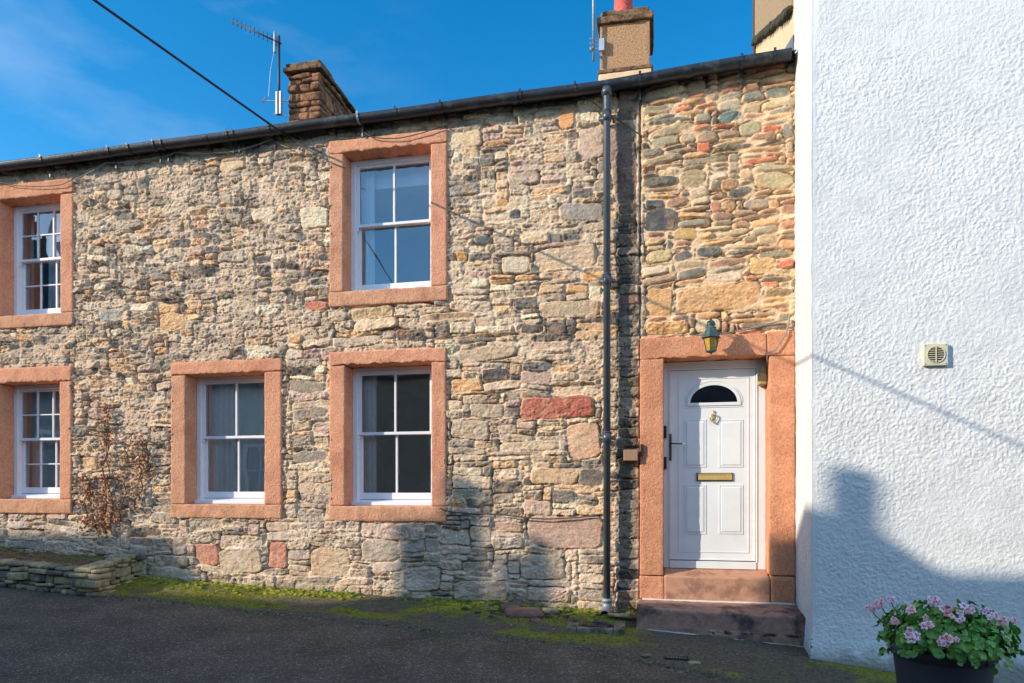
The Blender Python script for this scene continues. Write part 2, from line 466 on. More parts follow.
class MB:
    def __init__(self):
        self.v = []
        self.f = []
        self.mi = []
        self.cur = 0

    def add(self, verts, faces):
        o = len(self.v)
        self.v.extend([tuple(p) for p in verts])
        self.f.extend([tuple(i + o for i in fc) for fc in faces])
        self.mi.extend([self.cur] * len(faces))
        return self

    def box(self, x0, x1, y0, y1, z0, z1):
        v = [(x0, y0, z0), (x1, y0, z0), (x1, y1, z0), (x0, y1, z0), (x0, y0, z1), (x1, y0, z1), (x1, y1, z1), (x0, y1, z1)]
        f = [(0, 3, 2, 1), (4, 5, 6, 7), (0, 1, 5, 4), (1, 2, 6, 5), (2, 3, 7, 6), (3, 0, 4, 7)]
        return self.add(v, f)

    def tube(self, pts, r, n=8, caps=True):
        pts = [Vector(p) for p in pts]
        rs = r if isinstance(r, (list, tuple)) else [r] * len(pts)
        rings = []
        up = None
        for i, p in enumerate(pts):
            d = (pts[min(i + 1, len(pts) - 1)] - pts[max(i - 1, 0)]).normalized()
            if up is None:
                a = Vector((0, 0, 1)) if abs(d.z) < 0.9 else Vector((1, 0, 0))
                up = (a - d * a.dot(d)).normalized()
            else:
                up = (up - d * up.dot(d)).normalized()
            s = d.cross(up)
            rings.append([p + (up * math.cos(2 * math.pi * k / n) + s * math.sin(2 * math.pi * k / n)) * rs[i] for k in range(n)])
        v = [q for rg in rings for q in rg]
        f = []
        for i in range(len(rings) - 1):
            for k in range(n):
                f.append((i * n + k, i * n + (k + 1) % n, (i + 1) * n + (k + 1) % n, (i + 1) * n + k))
        if caps:
            f.append(tuple(range(n - 1, -1, -1)))
            f.append(tuple((len(rings) - 1) * n + k for k in range(n)))
        return self.add(v, f)

    def lathe(self, prof, c, n=16, a0=0.0):
        """prof: list of (radius, z) round a vertical axis through c"""
        v = []
        f = []
        for (r, z) in prof:
            for k in range(n):
                a = a0 + 2 * math.pi * k / n
                v.append((c[0] + r * math.cos(a), c[1] + r * math.sin(a), c[2] + z))
        for i in range(len(prof) - 1):
            for k in range(n):
                f.append((i * n + k, i * n + (k + 1) % n, (i + 1) * n + (k + 1) % n, (i + 1) * n + k))
        f.append(tuple(range(n - 1, -1, -1)))
        f.append(tuple((len(prof) - 1) * n + k for k in range(n)))
        return self.add(v, f)

    def prism(self, poly, y0, y1):
        """poly of (x, z) extruded from y0 to y1"""
        n = len(poly)
        v = [(x, y0, z) for x, z in poly] + [(x, y1, z) for x, z in poly]
        f = [tuple(range(n)), tuple(range(2 * n - 1, n - 1, -1))]
        for i in range(n):
            j = (i + 1) % n
            f.append((i, i + n, j + n, j))
        return self.add(v, f)

    def rbox(self, x0, x1, y0, y1, z0, z1, r=0.01, amp=0.003, seg=0.04, seed=0, nf=12.0, rot=None, maxn=40, tear=0.0):
        """box with worn, rounded, noisy faces"""
        c = np.array([(x0 + x1) / 2, (y0 + y1) / 2, (z0 + z1) / 2])
        h = np.array([(x1 - x0) / 2, (y1 - y0) / 2, (z1 - z0) / 2])
        r = min(r, h.min() * 0.95)
        ns = [max(2, min(maxn, int(round(2 * h[i] / seg)))) for i in range(3)]
        idx = {}
        V = []
        F = []

        def lines(i):
            # extra lines near the edges so the rounding is well shaped
            t = np.linspace(-1, 1, ns[i] + 1) * h[i]
            e = np.array([-h[i], -h[i] + r * 0.45, -h[i] + r])
            t = t[(np.abs(t) < h[i] - r * 1.2)]
            return np.concatenate([e, t, -e[::-1]])
        ls = [lines(i) for i in range(3)]
        for ax in range(3):
            a, b = [(1, 2), (2, 0), (0, 1)][ax]
            for sgn in (-1, 1):
                la, lb = ls[a], ls[b]
                grid = np.zeros((len(la), len(lb)), int)
                for i, ua in enumerate(la):
                    for j, ub in enumerate(lb):
                        p = [0, 0, 0]
                        p[ax] = sgn * h[ax]
                        p[a] = ua
                        p[b] = ub
                        k = (round(p[0], 5), round(p[1], 5), round(p[2], 5))
                        if k not in idx:
                            idx[k] = len(V)
                            V.append(p)
                        grid[i, j] = idx[k]
                for i in range(len(la) - 1):
                    for j in range(len(lb) - 1):
                        q = (grid[i, j], grid[i + 1, j], grid[i + 1, j + 1], grid[i, j + 1])
                        F.append(q if sgn > 0 else q[::-1])
        V = np.array(V, float)
        inner = np.clip(V, -(h - r), h - r)
        d = V - inner
        ln = np.linalg.norm(d, axis=1)[:, None] + 1e-9
        V = inner + d / ln * r
        nrm = d / ln
        w = c + V
        ns_ = fbm(w[:, 0] * nf + w[:, 1] * nf * 0.7, w[:, 2] * nf + w[:, 1] * nf * 0.9, seed, 4)
        V = V + nrm * (ns_ * amp)[:, None]
        if tear > 0:   # ragged tooled lower edge
            m = (V[:, 2] < -h[2] + r * 1.5)
            nz = vnoise(w[:, 0] * 26, w[:, 1] * 3, seed + 3)
            V[m, 2] += (nz[m] - 0.35) * tear
        if rot is not None:
            V = V @ np.array(rot).T
        V = V + c
        return self.add(V.tolist(), F)

    def build(self, name, m, parent=None, smooth=False, origin=None):
        me = bpy.data.meshes.new(name)
        v = self.v
        if origin is not None:
            ox, oy, oz = origin
            v = [(a - ox, b - oy, c - oz) for a, b, c in v]
        me.from_pydata(v, [], self.f)
        ms = m if isinstance(m, (list, tuple)) else [m]
        for q in ms:
            me.materials.append(q)
        if len(ms) > 1:
            me.polygons.foreach_set('material_index', self.mi)
        me.update()
        if smooth:
            me.polygons.foreach_set('use_smooth', [True] * len(me.polygons))
        o = bpy.data.objects.new(name, me)
        COL.objects.link(o)
        if origin is not None:
            o.location = origin
        if parent is not None:
            o.parent = parent
            pw = parent.location.copy()
            pp = parent.parent
            while pp is not None:
                pw += pp.location
                pp = pp.parent
            o.location = Vector(o.location) - pw
        return o


def tag(o, label=None, cat=None, group=None, kind=None):
    if label:
        o['label'] = label
    if cat:
        o['category'] = cat
    if group:
        o['group'] = group
    if kind:
        o['kind'] = kind
    return o


def thing(name, label, cat, loc=(0, 0, 0), group=None):
    o = bpy.data.objects.new(name, None)
    o.empty_display_size = 0.2
    COL.objects.link(o)
    o.location = loc
    return tag(o, label, cat, group)


def grid_mesh(name, xs, ys, pos, m, keep=None, attr=None, attrname=None, parent=None, smooth=True, flip=False):
    """pos: array (len(ys), len(xs), 3)"""
    ny, nx = pos.shape[:2]
    me = bpy.data.meshes.new(name)
    ii = np.arange(ny * nx).reshape(ny, nx)
    q = np.stack([ii[:-1, :-1], ii[:-1, 1:], ii[1:, 1:], ii[1:, :-1]], -1).reshape(-1, 4)
    if flip:
        q = q[:, ::-1]
    if keep is not None:
        q = q[keep.reshape(-1)]
    used = np.zeros(ny * nx, bool)
    used[q.reshape(-1)] = True
    remap = np.cumsum(used) - 1
    q = remap[q]
    V = pos.reshape(-1, 3)[used].astype(np.float32)
    me.vertices.add(len(V))
    me.vertices.foreach_set('co', V.reshape(-1))
    me.loops.add(len(q) * 4)
    me.loops.foreach_set('vertex_index', q.reshape(-1).astype(np.int32))
    me.polygons.add(len(q))
    me.polygons.foreach_set('loop_start', np.arange(0, len(q) * 4, 4, dtype=np.int32))
    me.polygons.foreach_set('loop_total', np.full(len(q), 4, np.int32))
    me.polygons.foreach_set('use_smooth', np.full(len(q), smooth, bool))
    me.update(calc_edges=True)
    me.validate()
    me.materials.append(m)
    if attr is not None:
        a = attr.reshape(ny * nx, -1)[used]
        if a.shape[1] == 1:
            at = me.attributes.new(attrname, 'FLOAT', 'POINT')
            at.data.foreach_set('value', a[:, 0].astype(np.float32))
        else:
            at = me.attributes.new(attrname, 'FLOAT_COLOR', 'POINT')
            rgba = np.ones((len(a), 4), np.float32)
            rgba[:, :3] = a[:, :3]
            at.data.foreach_set('color', rgba.reshape(-1))
    o = bpy.data.objects.new(name, me)
    COL.objects.link(o)
    if parent is not None:
        o.parent = parent
    return o


# ------------------------------------------------------------------ ground
BX = np.array([-60, -12, -6, -4, -2.57, -1.5, -.5, .5, 1.4, 2, 3, 6, 60.])
BZ = np.array([1.6, .80, .437, .345, .297, .262, .225, .19, .115, .04, -.06, -.30, -1.6])
EX = np.array([-60, -5.6, -2.3, -.75, 0, .35, .9, 3, 60.])
EY = np.array([6.45, 6.40, 6.2, 6.1, 5.82, 5.70, 5.55, 5.4, 5.4])


def base_z(X):
    return np.interp(X, BX, BZ)


def ground_z(X, Y):
    b = base_z(X)
    e = np.interp(X, EX, EY)
    up = np.clip(7.1 - Y, 0, 7.1 - e)
    rest = np.clip(e - Y, 0, 60)
    return b - 0.14 * up - 0.035 * np.minimum(rest, 3) + 0.03 * np.clip(rest - 5, 0, 4)


xs = np.concatenate([-np.geomspace(300, 10, 24), np.arange(-9.8, 6.01, 0.06), np.geomspace(6.4, 300, 24)])
ys = np.concatenate([-np.geomspace(300, 3, 24), np.arange(-2.8, 8.0, 0.06), np.geomspace(8.5, 300, 20)])
X, Y = np.meshgrid(xs, ys)
Z = ground_z(X, Y)
Z = Z + 0.006 * fbm(X * 1.5, Y * 1.5, 4, 3) - 0.0
Z = np.where(Y > 7.3, Z - 0.25, Z)
far = np.clip((np.hypot(X, Y) - 30) / 100, 0, 1)
Z = Z * (1 - far)
road = grid_mesh('road', xs, ys, np.stack([X, Y, Z], -1), M['asphalt'])
tag(road, 'dark asphalt road in front of the stone cottage', None, None, 'structure')

# verge: strip of old concrete and moss at the foot of the wall
us = np.arange(-9.4, 3.6, 0.02)
vs = np.linspace(0, 1, 62)
U, Vv = np.meshgrid(us, vs)
edge = np.interp(U, EX, EY) + 0.035 * fbm(U * 2.2, U * 0 + 3, 8, 5)
YY = edge + (7.13 - edge) * Vv
ZZ = ground_z(U, YY)
fall = sstep(0.0, 0.05, Vv)
mfield = fbm(U * 1.3, YY * 4.0, 21, 5) + 0.55 * fbm(U * 7, YY * 9, 5, 4, .6)
cover = sstep(-0.02, 0.50, mfield + np.interp(U, [-7, -5.8, -2.6, -1.9, -.6, -.3, .4, 1.6, 3.5], [-.3, .30, .25, .22, .12, -.15, -.12, .05, -.1])
              + np.interp(Vv, [0, .2, .5, .8, 1], [-.35, 0, .02, .25, .05]))
ZZ = ZZ + 0.004 + fall * 0.012 + cover * 0.012 + 0.010 * fbm(U * 7, YY * 7, 2, 4) * fall - (1 - sstep(0, .03, Vv)) * 0.03
verge = grid_mesh('verge', us, vs, np.stack([U, YY, ZZ], -1), M['verge'], attr=cover[..., None] * 0.9, attrname='mossy')
tag(verge, 'mossy old concrete strip between road and cottage wall', None, None, 'structure')


def gz(x, y):
    return float(ground_z(np.array([x]), np.array([y]))[0]) + 0.014


# moss tufts: tiny leaves on the strip
mb = MB()
rm = random.Random(4)
cnt = 0
while cnt < 15000:
    x = rm.uniform(-6.4, 1.2)
    e = float(np.interp(x, EX, EY))
    y = e + (7.1 - e) * (rm.random() ** 0.75)
    if -0.25 < x < 1.4 and y > 6.55:
        continue
    if x < -5.85 and y > 6.2:
        continue
    i = min(len(vs) - 1, int((y - e) / (7.13 - e) * (len(vs) - 1)))
    j = min(len(us) - 1, max(0, int((x + 9.4) / 0.02)))
    if cover[i, j] < rm.uniform(0.25, 1.0):
        if rm.random() < 0.97:
            continue
    z = float(ZZ[i, j])
    s = rm.uniform(0.004, 0.011) * (1.6 if rm.random() < 0.06 else 1)
    a = rm.uniform(0, 6.28)
    t = rm.uniform(0.4, 1.5)
    dx, dy = math.cos(a) * s, math.sin(a) * s
    mb.add([(x - dy * .6, y + dx * .6, z - .004), (x + dy * .6, y - dx * .6, z - .004),
            (x + dx * .7, y + dy * .7, z + s * t * 1.1)], [(0, 1, 2)])
    cnt += 1
rq_ = random.Random(8)
n_c = 0
while n_c < 520:
    x = rq_.uniform(-5.85, .3)
    y = 7.07 - abs(rq_.gauss(0, .16))
    if -.25 < x and y > 6.5:
        continue
    e = float(np.interp(x, EX, EY))
    if y < e + .03:
        continue
    i = min(len(vs) - 1, int((y - e) / (7.13 - e) * (len(vs) - 1)))
    j = min(len(us) - 1, max(0, int((x + 9.4) / 0.02)))
    if cover[i, j] < rq_.uniform(.2, .9):
        continue
    sx_, sy_, sz_ = rq_.uniform(.012, .038), rq_.uniform(.010, .028), rq_.uniform(.008, .020)
    mb.rbox(x - sx_, x + sx_, y - sy_, y + sy_, float(ZZ[i, j]) - sz_, float(ZZ[i, j]) + sz_, .5, .005, .02, n_c, nf=60, maxn=3)
    n_c += 1
o = mb.build('moss', M['moss'])
tag(o, 'bright green moss growing along the foot of the stone wall', 'moss', None, 'stuff')

GP = [(-9.7, 5.455), (-7.9, 5.475), (-5.6, 5.515), (-3.1, 5.555), (-.5, 5.595), (1.30, 5.69)]


def gzv(x):
    return float(np.interp(x, [p[0] for p in GP], [p[1] for p in GP]))



# ------------------------------------------------------------------ rubble wall height field
WX0, WX1 = -9.6, 1.36
WZ0, WZ1 = -0.05, 5.74
WINS = {   # outer surround, opening  (x0, x1, z0, z1)
    'UL': ((-8.20, -6.917, 3.50, 5.294), (-8.009, -7.105, 3.66, 5.11)),
    'GL': ((-8.20, -6.940, 1.195, 3.010), (-8.009, -7.115, 1.376, 2.82)),
    'GM': ((-5.568, -4.128, 1.160, 2.990), (-5.367, -4.348, 1.323, 2.84)),
    'GC': ((-3.549, -2.181, 1.142, 3.032), (-3.356, -2.351, 1.312, 2.878)),
    'UC': ((-3.549, -2.170, 3.533, 5.390), (-3.377, -2.359, 3.700, 5.243)),
}
DOOR_O = (-0.127, 1.357, 0.39, 3.03)
DOOR_I = (0.107, 1.12, 0.39, 2.815)

PAL_A = [((190, 172, 148), 7), ((172, 158, 140), 6), ((146, 139, 130), 4), ((104, 106, 106), 4), ((206, 172, 132), 5),
         ((184, 158, 144), 3), ((208, 164, 112), .9), ((86, 84, 84), 2.4), ((214, 198, 172), 3), ((160, 136, 118), 2)]
PAL_B = [((198, 178, 150), 7), ((182, 166, 144), 6), ((158, 150, 138), 3.0), ((108, 108, 106), 3.6), ((208, 172, 128), 5),
         ((188, 160, 146), 3.2), ((214, 166, 108), 1.0), ((84, 82, 82), 1.8), ((214, 198, 168), 3)]
PAL_L = [((172, 160, 144), 7), ((156, 147, 136), 6), ((136, 130, 124), 3), ((184, 158, 144), 3), ((188, 170, 144), 4),
         ((100, 100, 100), 2.6), ((172, 132, 116), .8)]
PAL_C = [((188, 170, 134), 6), ((152, 148, 128), 4), ((120, 126, 120), 2.8), ((200, 124, 90), 2.2), ((206, 162, 110), 5),
         ((176, 136, 114), 4), ((84, 92, 94), 3.0), ((200, 180, 150), 4), ((168, 112, 90), 1.6), ((156, 132, 110), 3)]


def pick(pal, rr):
    t = rr.random() * sum(w for _, w in pal)
    for c, w in pal:
        t -= w
        if t <= 0:
            return c
    return pal[0][0]


CW, CH = 0.034, 0.026
NCX = int((WX1 - WX0) / CW) + 2
NCZ = int((WZ1 - WZ0) / CH) + 2
ID = -np.ones((NCZ, NCX), int)
stones = []    # x0,x1,z0,z1,color,n,zone
rs = random.Random(23)


def zone(x, z):
    if x > -0.127:
        return 'C'
    if x > -0.335:
        return 'Q'
    if z < 1.25 + 0.15 * math.sin(x * 3):
        return 'L'
    if x > -3.3 or (x > -4.1 and z < 3.3):
        return 'B'
    return 'A'


def place(px0, py0, px1, py1, col, n=6.0, rot=0.0):
    a = P(px0, py1, 7.1)
    b = P(px1, py0, 7.1)
    i0 = int((a.x - WX0) / CW + .5)
    i1 = max(i0 + 1, int((b.x - WX0) / CW + .5))
    j0 = int((a.z - WZ0) / CH + .5)
    j1 = max(j0 + 1, int((b.z - WZ0) / CH + .5))
    k = len(stones)
    ID[j0:j1, i0:i1] = np.where(ID[j0:j1, i0:i1] < 0, k, ID[j0:j1, i0:i1])
    stones.append([WX0 + i0 * CW, WX0 + i1 * CW, WZ0 + j0 * CH, WZ0 + j1 * CH, col, n, 'P', rot])


SPEC = [
    (520, 396, 596, 419, (172, 92, 74), 5), (643, 209, 674, 234, (78, 84, 90), 4), (566, 422, 601, 458, (190, 152, 122), 6),
    (266, 540, 288, 568, (178, 108, 88), 5), (196, 545, 218, 566, (186, 112, 92), 5), (676, 282, 762, 313, (206, 162, 108), 5),
    (643, 288, 673, 318, (206, 158, 100), 5), (643, 320, 690, 336, (212, 166, 98), 5), (697, 318, 720, 332, (196, 176, 140), 4),
    (521, 323, 542, 334, (86, 84, 84), 5), (545, 322, 564, 335, (92, 88, 88), 5), (526, 516, 604, 547, (182, 148, 132), 5),
    (530, 467, 577, 485, (206, 172, 130), 5), (579, 469, 604, 486, (104, 100, 96), 5), (754, 172, 793, 192, (182, 172, 132), 2.6),
    (680, 168, 708, 189, (166, 148, 110), 2.5), (722, 178, 738, 190, (176, 142, 104), 2.5), (455, 250, 468, 262, (222, 158, 74), 4),
    (475, 235, 491, 247, (88, 104, 104), 2.5), (507, 207, 521, 219, (82, 88, 100), 3), (494, 200, 507, 209, (226, 158, 78), 3),
    (583, 271, 603, 284, (216, 158, 84), 4), (550, 232, 562, 243, (84, 96, 98), 4), (559, 201, 603, 222, (146, 140, 134), 5),
    (520, 230, 548, 244, (204, 178, 142), 5), (534, 245, 597, 270, (190, 168, 136), 6), (503, 255, 529, 272, (194, 180, 154), 6),
    (765, 91, 790, 102, (108, 122, 118), 3), (716, 112, 742, 123, (104, 130, 134), 2.6), (712, 123, 738, 130, (212, 112, 78), 6),
    (738, 122, 762, 137, (160, 160, 128), 5), (762, 127, 782, 134, (214, 110, 72), 6), (784, 127, 794, 141, (104, 112, 114), 4),
    (698, 142, 710, 151, (220, 118, 76), 6), (643, 114, 690, 124, (106, 114, 114), 3), (660, 130, 700, 124, (190, 112, 84), 6),
    (648, 134, 680, 146, (158, 154, 124), 3), (711, 145, 752, 153, (124, 118, 104), 4), (742, 156, 778, 166, (200, 112, 84), 3.5),
    (683, 154, 727, 167, (134, 126, 102), 4), (728, 187, 753, 199, (110, 110, 108), 2.6), (742, 197, 768, 210, (158, 152, 146), 2.6),
    (720, 200, 736, 213, (196, 162, 112), 2.6), (765, 288, 792, 298, (150, 134, 100), 4), (697, 245, 722, 258, (96, 110, 108), 3),
    (724, 248, 756, 256, (104, 108, 102), 3), (756, 250, 794, 258, (132, 130, 112), 3), (643, 248, 671, 263, (196, 176, 128), 2.6),
    (671, 228, 697, 242, (198, 164, 100), 4), (708, 270, 742, 283, (204, 186, 164), 3), (748, 255, 776, 276, (208, 172, 116), 5),
    (780, 260, 793, 268, (190, 104, 84), 5), (762, 282, 778, 287, (208, 122, 90), 5), (738, 322, 790, 330, (126, 110, 96), 5),
    (735, 331, 764, 338, (200, 122, 92), 4), (605, 330, 603, 352, (170, 150, 130), 5),
    (462, 112, 488, 122, (208, 180, 140), 5), (447, 128, 482, 150, (204, 182, 146), 5), (560, 108, 576, 130, (214, 150, 84), 3),
    (611, 120, 638, 205, (160, 134, 122), 6), (578, 126, 603, 160, (182, 160, 142), 6), (250, 205, 276, 222, (206, 190, 160), 6),
    (300, 205, 328, 228, (212, 196, 164), 6), (288, 282, 312, 292, (206, 178, 140), 6), (160, 312, 185, 330, (204, 162, 112), 5),
    (98, 308, 124, 322, (158, 162, 156), 4), (220, 160, 246, 172, (202, 176, 140), 5), (420, 312, 474, 322, (206, 180, 146), 6),
    (352, 318, 400, 332, (196, 174, 140), 6), (80, 455, 100, 468, (204, 174, 132), 6), (306, 300, 330, 312, (176, 104, 82), 5),
    (483, 380, 520, 392, (196, 176, 148), 6), (530, 455, 566, 463, (176, 162, 138), 5),
    (448, 330, 520, 340, (190, 166, 132), 6), (460, 345, 516, 362, (186, 166, 138), 6), (540, 300, 600, 318, (188, 168, 138), 6),
    (470, 402, 505, 418, (166, 152, 130), 6), (448, 420, 490, 440, (178, 164, 140), 6), (500, 440, 560, 452, (188, 170, 140), 6),
    (290, 450, 326, 462, (150, 142, 130), 4), (288, 380, 326, 392, (160, 150, 134), 5), (292, 408, 326, 420, (140, 134, 124), 5),
    (220, 548, 262, 572, (176, 160, 136), 5), (310, 548, 350, 575, (190, 168, 134), 4), (360, 540, 398, 560, (156, 146, 130), 4),
    (404, 566, 440, 590, (162, 150, 134), 7), (452, 582, 508, 601, (158, 148, 132), 5), (520, 555, 565, 580, (168, 154, 134), 5),
]
for t in SPEC:
    x0, y0, x1, y1 = t[:4]
    if x1 <= x0 or y1 <= y0:
        continue
    place(x0, y0, x1, y1, t[4], t[5])

WD = {'A': ((4, 11), (2, 5)), 'B': ((6, 18), (3, 7)), 'L': ((7, 18), (4, 8)), 'C': ((5, 13), (2, 5)), 'Q': ((6, 6), (6, 14))}
for j in range(NCZ):
    for i in range(NCX):
        if ID[j, i] >= 0:
            continue
        x = WX0 + (i + .5) * CW
        z = WZ0 + (j + .5) * CH
        zn = zone(x, z)
        (wa, wb), (ha, hb) = WD[zn]
        w = rs.randint(wa, wb)
        h = rs.choice({'A': (2, 2, 3, 3, 3, 4), 'B': (2, 3, 3, 4, 4, 5), 'L': (3, 4, 4, 5, 6, 7), 'C': (2, 2, 3, 3, 4, 4), 'Q': (6, 8, 10, 12)}[zn])
        if zn == 'A' and rs.random() < .12:
            w += 4
            h += 2
        if zn in 'BL' and rs.random() < .3:
            h = 2
            w = rs.randint(6, 14)
        if zn == 'C' and rs.random() < .30:
            h = 2
            w = rs.randint(6, 15)
        if h > w * .7:
            h = max(2, int(w * .7))
        # clip to free cells and to the zone
        ww = 0
        while ww < w and i + ww < NCX and ID[j, i + ww] < 0 and zone(WX0 + (i + ww + .5) * CW, z) == zn:
            ww += 1
        ww = max(ww, 1)
        hh = 1
        while hh < h and j + hh < NCZ and np.all(ID[j + hh, i:i + ww] < 0):
            hh += 1
        # avoid leaving one-cell slivers on the right
        if i + ww < NCX - 1 and ID[j, i + ww] < 0 and ID[j, min(i + ww + 1, NCX - 1)] >= 0:
            if np.all(ID[j:j + hh, i + ww] < 0):
                ww += 1
        k = len(stones)
        ID[j:j + hh, i:i + ww] = k
        pal = {'A': PAL_A, 'B': PAL_B, 'L': PAL_L, 'C': PAL_C, 'Q': PAL_L}[zn]
        c = pick(pal, rs)
        n = {'A': rs.uniform(3, 8), 'B': rs.uniform(4.5, 12), 'L': rs.uniform(4, 10), 'C': rs.uniform(2.2, 4.5), 'Q': rs.uniform(4, 9)}[zn]
        stones.append([WX0 + i * CW, WX0 + (i + ww) * CW, WZ0 + j * CH, WZ0 + (j + hh) * CH, c, n, zn, 0.0])

SX0 = np.array([s[0] for s in stones])
SX1 = np.array([s[1] for s in stones])
SZ0 = np.array([s[2] for s in stones])
SZ1 = np.array([s[3] for s in stones])
SC = np.array([lin(s[4]) for s in stones])
SN = np.array([s[5] for s in stones])
SZn = np.array([{'A': 0, 'B': 1, 'L': 2, 'C': 3, 'Q': 4, 'P': 5}[s[6]] for s in stones])
NS = len(stones)
rr = np.random.RandomState(5)
SROT = rr.normal(0, 0.05, NS)
SROT[SZn == 3] = rr.normal(0.05, 0.07, NS)[SZn == 3]
SOFF = rr.uniform(-0.004, 0.016, NS)
STX = rr.normal(0, 0.010, NS)
STZ = rr.normal(0.004, 0.009, NS)
SIN = rr.uniform(0.000, 0.009, (NS, 4))
SPROUD = rr.rand(NS)
SBR = rr.uniform(0.88, 1.12, NS)
SAMP = rr.uniform(0.6, 1.4, NS)


def rubble(xs, zs, smooth_bottom=True):
    X, Z = np.meshgrid(xs, zs)
    zoneC = (X > -0.127)
    big = np.where(zoneC, .6, 1.0)
    wx = 0.026 * fbm(X * 3.1, Z * 4.0, 31, 3) * big + 0.012 * fbm(X * 17, Z * 17, 33, 3)
    wz = 0.024 * fbm(X * 2.6, Z * 4.2, 37, 3) * big + 0.010 * fbm(X * 15, Z * 19, 39, 3)
    tilt = np.where(zoneC, 0.05 * (X - 0.6) * sstep(4.0, 5.5, Z), 0)
    ampA = np.where((X < -3.3) & (Z > 1.3), 1.5, 1.0)
    XX = X + wx * ampA
    Z2 = Z + wz * ampA - tilt
    ix = np.clip(((XX - WX0) / CW).astype(int), 0, NCX - 1)
    iz = np.clip(((Z2 - WZ0) / CH).astype(int), 0, NCZ - 1)
    k = ID[iz, ix]
    x0 = SX0[k] + SIN[k, 0]
    x1 = SX1[k] - SIN[k, 1]
    z0 = SZ0[k] + SIN[k, 2] * .7
    z1 = SZ1[k] - SIN[k, 3] * .7
    cx = (x0 + x1) / 2
    cz = (z0 + z1) / 2
    hx = np.maximum((x1 - x0) / 2, 0.01)
    hz = np.maximum((z1 - z0) / 2, 0.008)
    dx = XX - cx
    dz = Z2 - cz
    ca, sa = np.cos(SROT[k]), np.sin(SROT[k])
    u = (dx * ca + dz * sa) / hx
    v = (-dx * sa + dz * ca) / hz
    n = SN[k]
    rad = (np.abs(u) ** n + np.abs(v) ** n) ** (1 / n)
    dist = (1 - rad) * np.minimum(hx, hz)
    zn = SZn[k]
    edgew = np.where(zn == 3, 0.011, 0.0058)
    mask = sstep(-0.002, 1.0, dist / edgew)
    dome = np.sqrt(np.clip(1 - np.clip(rad, 0, 1) ** 2, 0, 1))
    fine = fbm(X * 34, Z * 40, 51, 4, .6)
    mid = fbm(X * 11, Z * 13, 57, 4, .55)
    so_ = SPROUD[k]
    ridg = 1 - np.abs(fbm(X * 7 + so_ * 30, Z * 15 + so_ * 50, 61, 4, .6)) * 2.2
    chip = fbm(X * 9 + so_ * 17, Z * 26 + so_ * 23 + 3 * mid, 62, 4, .6)
    chip = np.round(chip * 3.0 + .35 * fine) / 3.0           # broken, stepped faces
    layer = fbm(X * 4 + so_ * 40, Z * 46 + so_ * 60, 63, 3)
    rough_zone = np.where(zn == 0, 1.35, np.where(zn == 3, .45, np.where(zn == 5, .7, 1.0)))
    sth = SOFF[k] + STX[k] * u + STZ[k] * v + dome * np.where(zn == 3, 0.009, 0.003) \
        + SAMP[k] * rough_zone * (0.007 * mid + 0.0075 * fine + 0.007 * ridg + 0.008 * chip + 0.004 * layer * (so_ < .45))
    # mortar: mostly flush and rough, raked out into dark crevices here and there
    mdep = fbm(X * 3.1, Z * 4.7, 71, 4)
    mh = 0.001 + 0.010 * mdep + 0.007 * fine + 0.009 * mid
    crev = sstep(-0.16, 0.26, fbm(X * 5, Z * 8, 77, 4, .6) + np.where(zn == 3, .02, 0.0))
    band = np.exp(-((dist + 0.0045) / 0.0048) ** 2) * crev
    mh = mh - 0.004 * crev - 0.027 * band
    height = mh * (1 - mask) + (sth + 0.003) * mask
    smear = sstep(-0.02, 0.34, fbm(X * 2.3, Z * 3.0, 83, 5, .6) + np.where(zn == 0, 0.12, np.where(zn == 3, 0, -0.06)) - 0.22 * (zn == 5))
    smear = smear * np.where(zoneC, 0.12, 1.0)
    fleck = fbm(X * 27, Z * 36, 89, 4, .65)
    pit = sstep(.22, .50, fleck) * np.where(zoneC, .25, 1.0) * np.where(zn == 5, .4, 1.0)
    sm_h = 0.006 + 0.013 * fbm(X * 13, Z * 19, 87, 5, .7) + 0.011 * fine + 0.009 * chip
    height = height * (1 - smear * .8) + (.3 * height + .7 * sm_h) * smear * .8
    height = height - pit * (.004 + .010 * smear)
    # colours
    col = SC[k] * SBR[k][..., None]
    mott = sstep(-0.25, 0.45, fbm(X * 10 + SPROUD[k] * 9, Z * 14, 91, 5, .65))
    alt = np.array(lin((200, 178, 148)))
    am = np.where(zn == 3, .22, np.where(zn == 5, .25, .34)) * mott
    col = col * (1 - am[..., None]) + alt * am[..., None]
    rust = sstep(.30, .6, fbm(X * 7, Z * 9, 93, 3)) * 0.35
    col = col * (1 - rust[..., None]) + np.array(lin((200, 140, 84))) * rust[..., None]
    grey = sstep(.22, .5, fbm(X * 4, Z * 6, 97, 5, .6)) * 0.45
    grey = np.where(zn == 5, grey * .4, grey)
    col = col * (1 - grey[..., None]) + np.array(lin((126, 124, 120))) * grey[..., None]
    mcol = np.array(lin((200, 180, 152))) * (1 + 0.14 * fine[..., None] + 0.10 * mid[..., None])
    mcolC = np.array(lin((202, 176, 142))) * (1 + 0.12 * fine[..., None])
    mcol = np.where(zoneC[..., None], mcolC, mcol)
    dark = sstep(0.10, 0.55, fbm(X * 2.2, Z * 3.2, 99, 5, .6))
    mcol = mcol * (1 - .45 * dark[..., None] * (~zoneC)[..., None])
    mk = mask * (1 - smear * 0.62)
    c = mcol * (1 - mk[..., None]) + col * mk[..., None]
    spk = sstep(-.15, .35, fbm(X * 19, Z * 24, 95, 4, .6))
    pk = sstep(.05, .45, fbm(X * 8, Z * 11, 96, 4, .6))
    c = c * (1 + (.16 * spk - .06)[..., None])
    pinkish = np.array(lin((200, 166, 148)))
    c = c * (1 - .35 * (pk * smear)[..., None]) + pinkish * .35 * (pk * smear)[..., None]
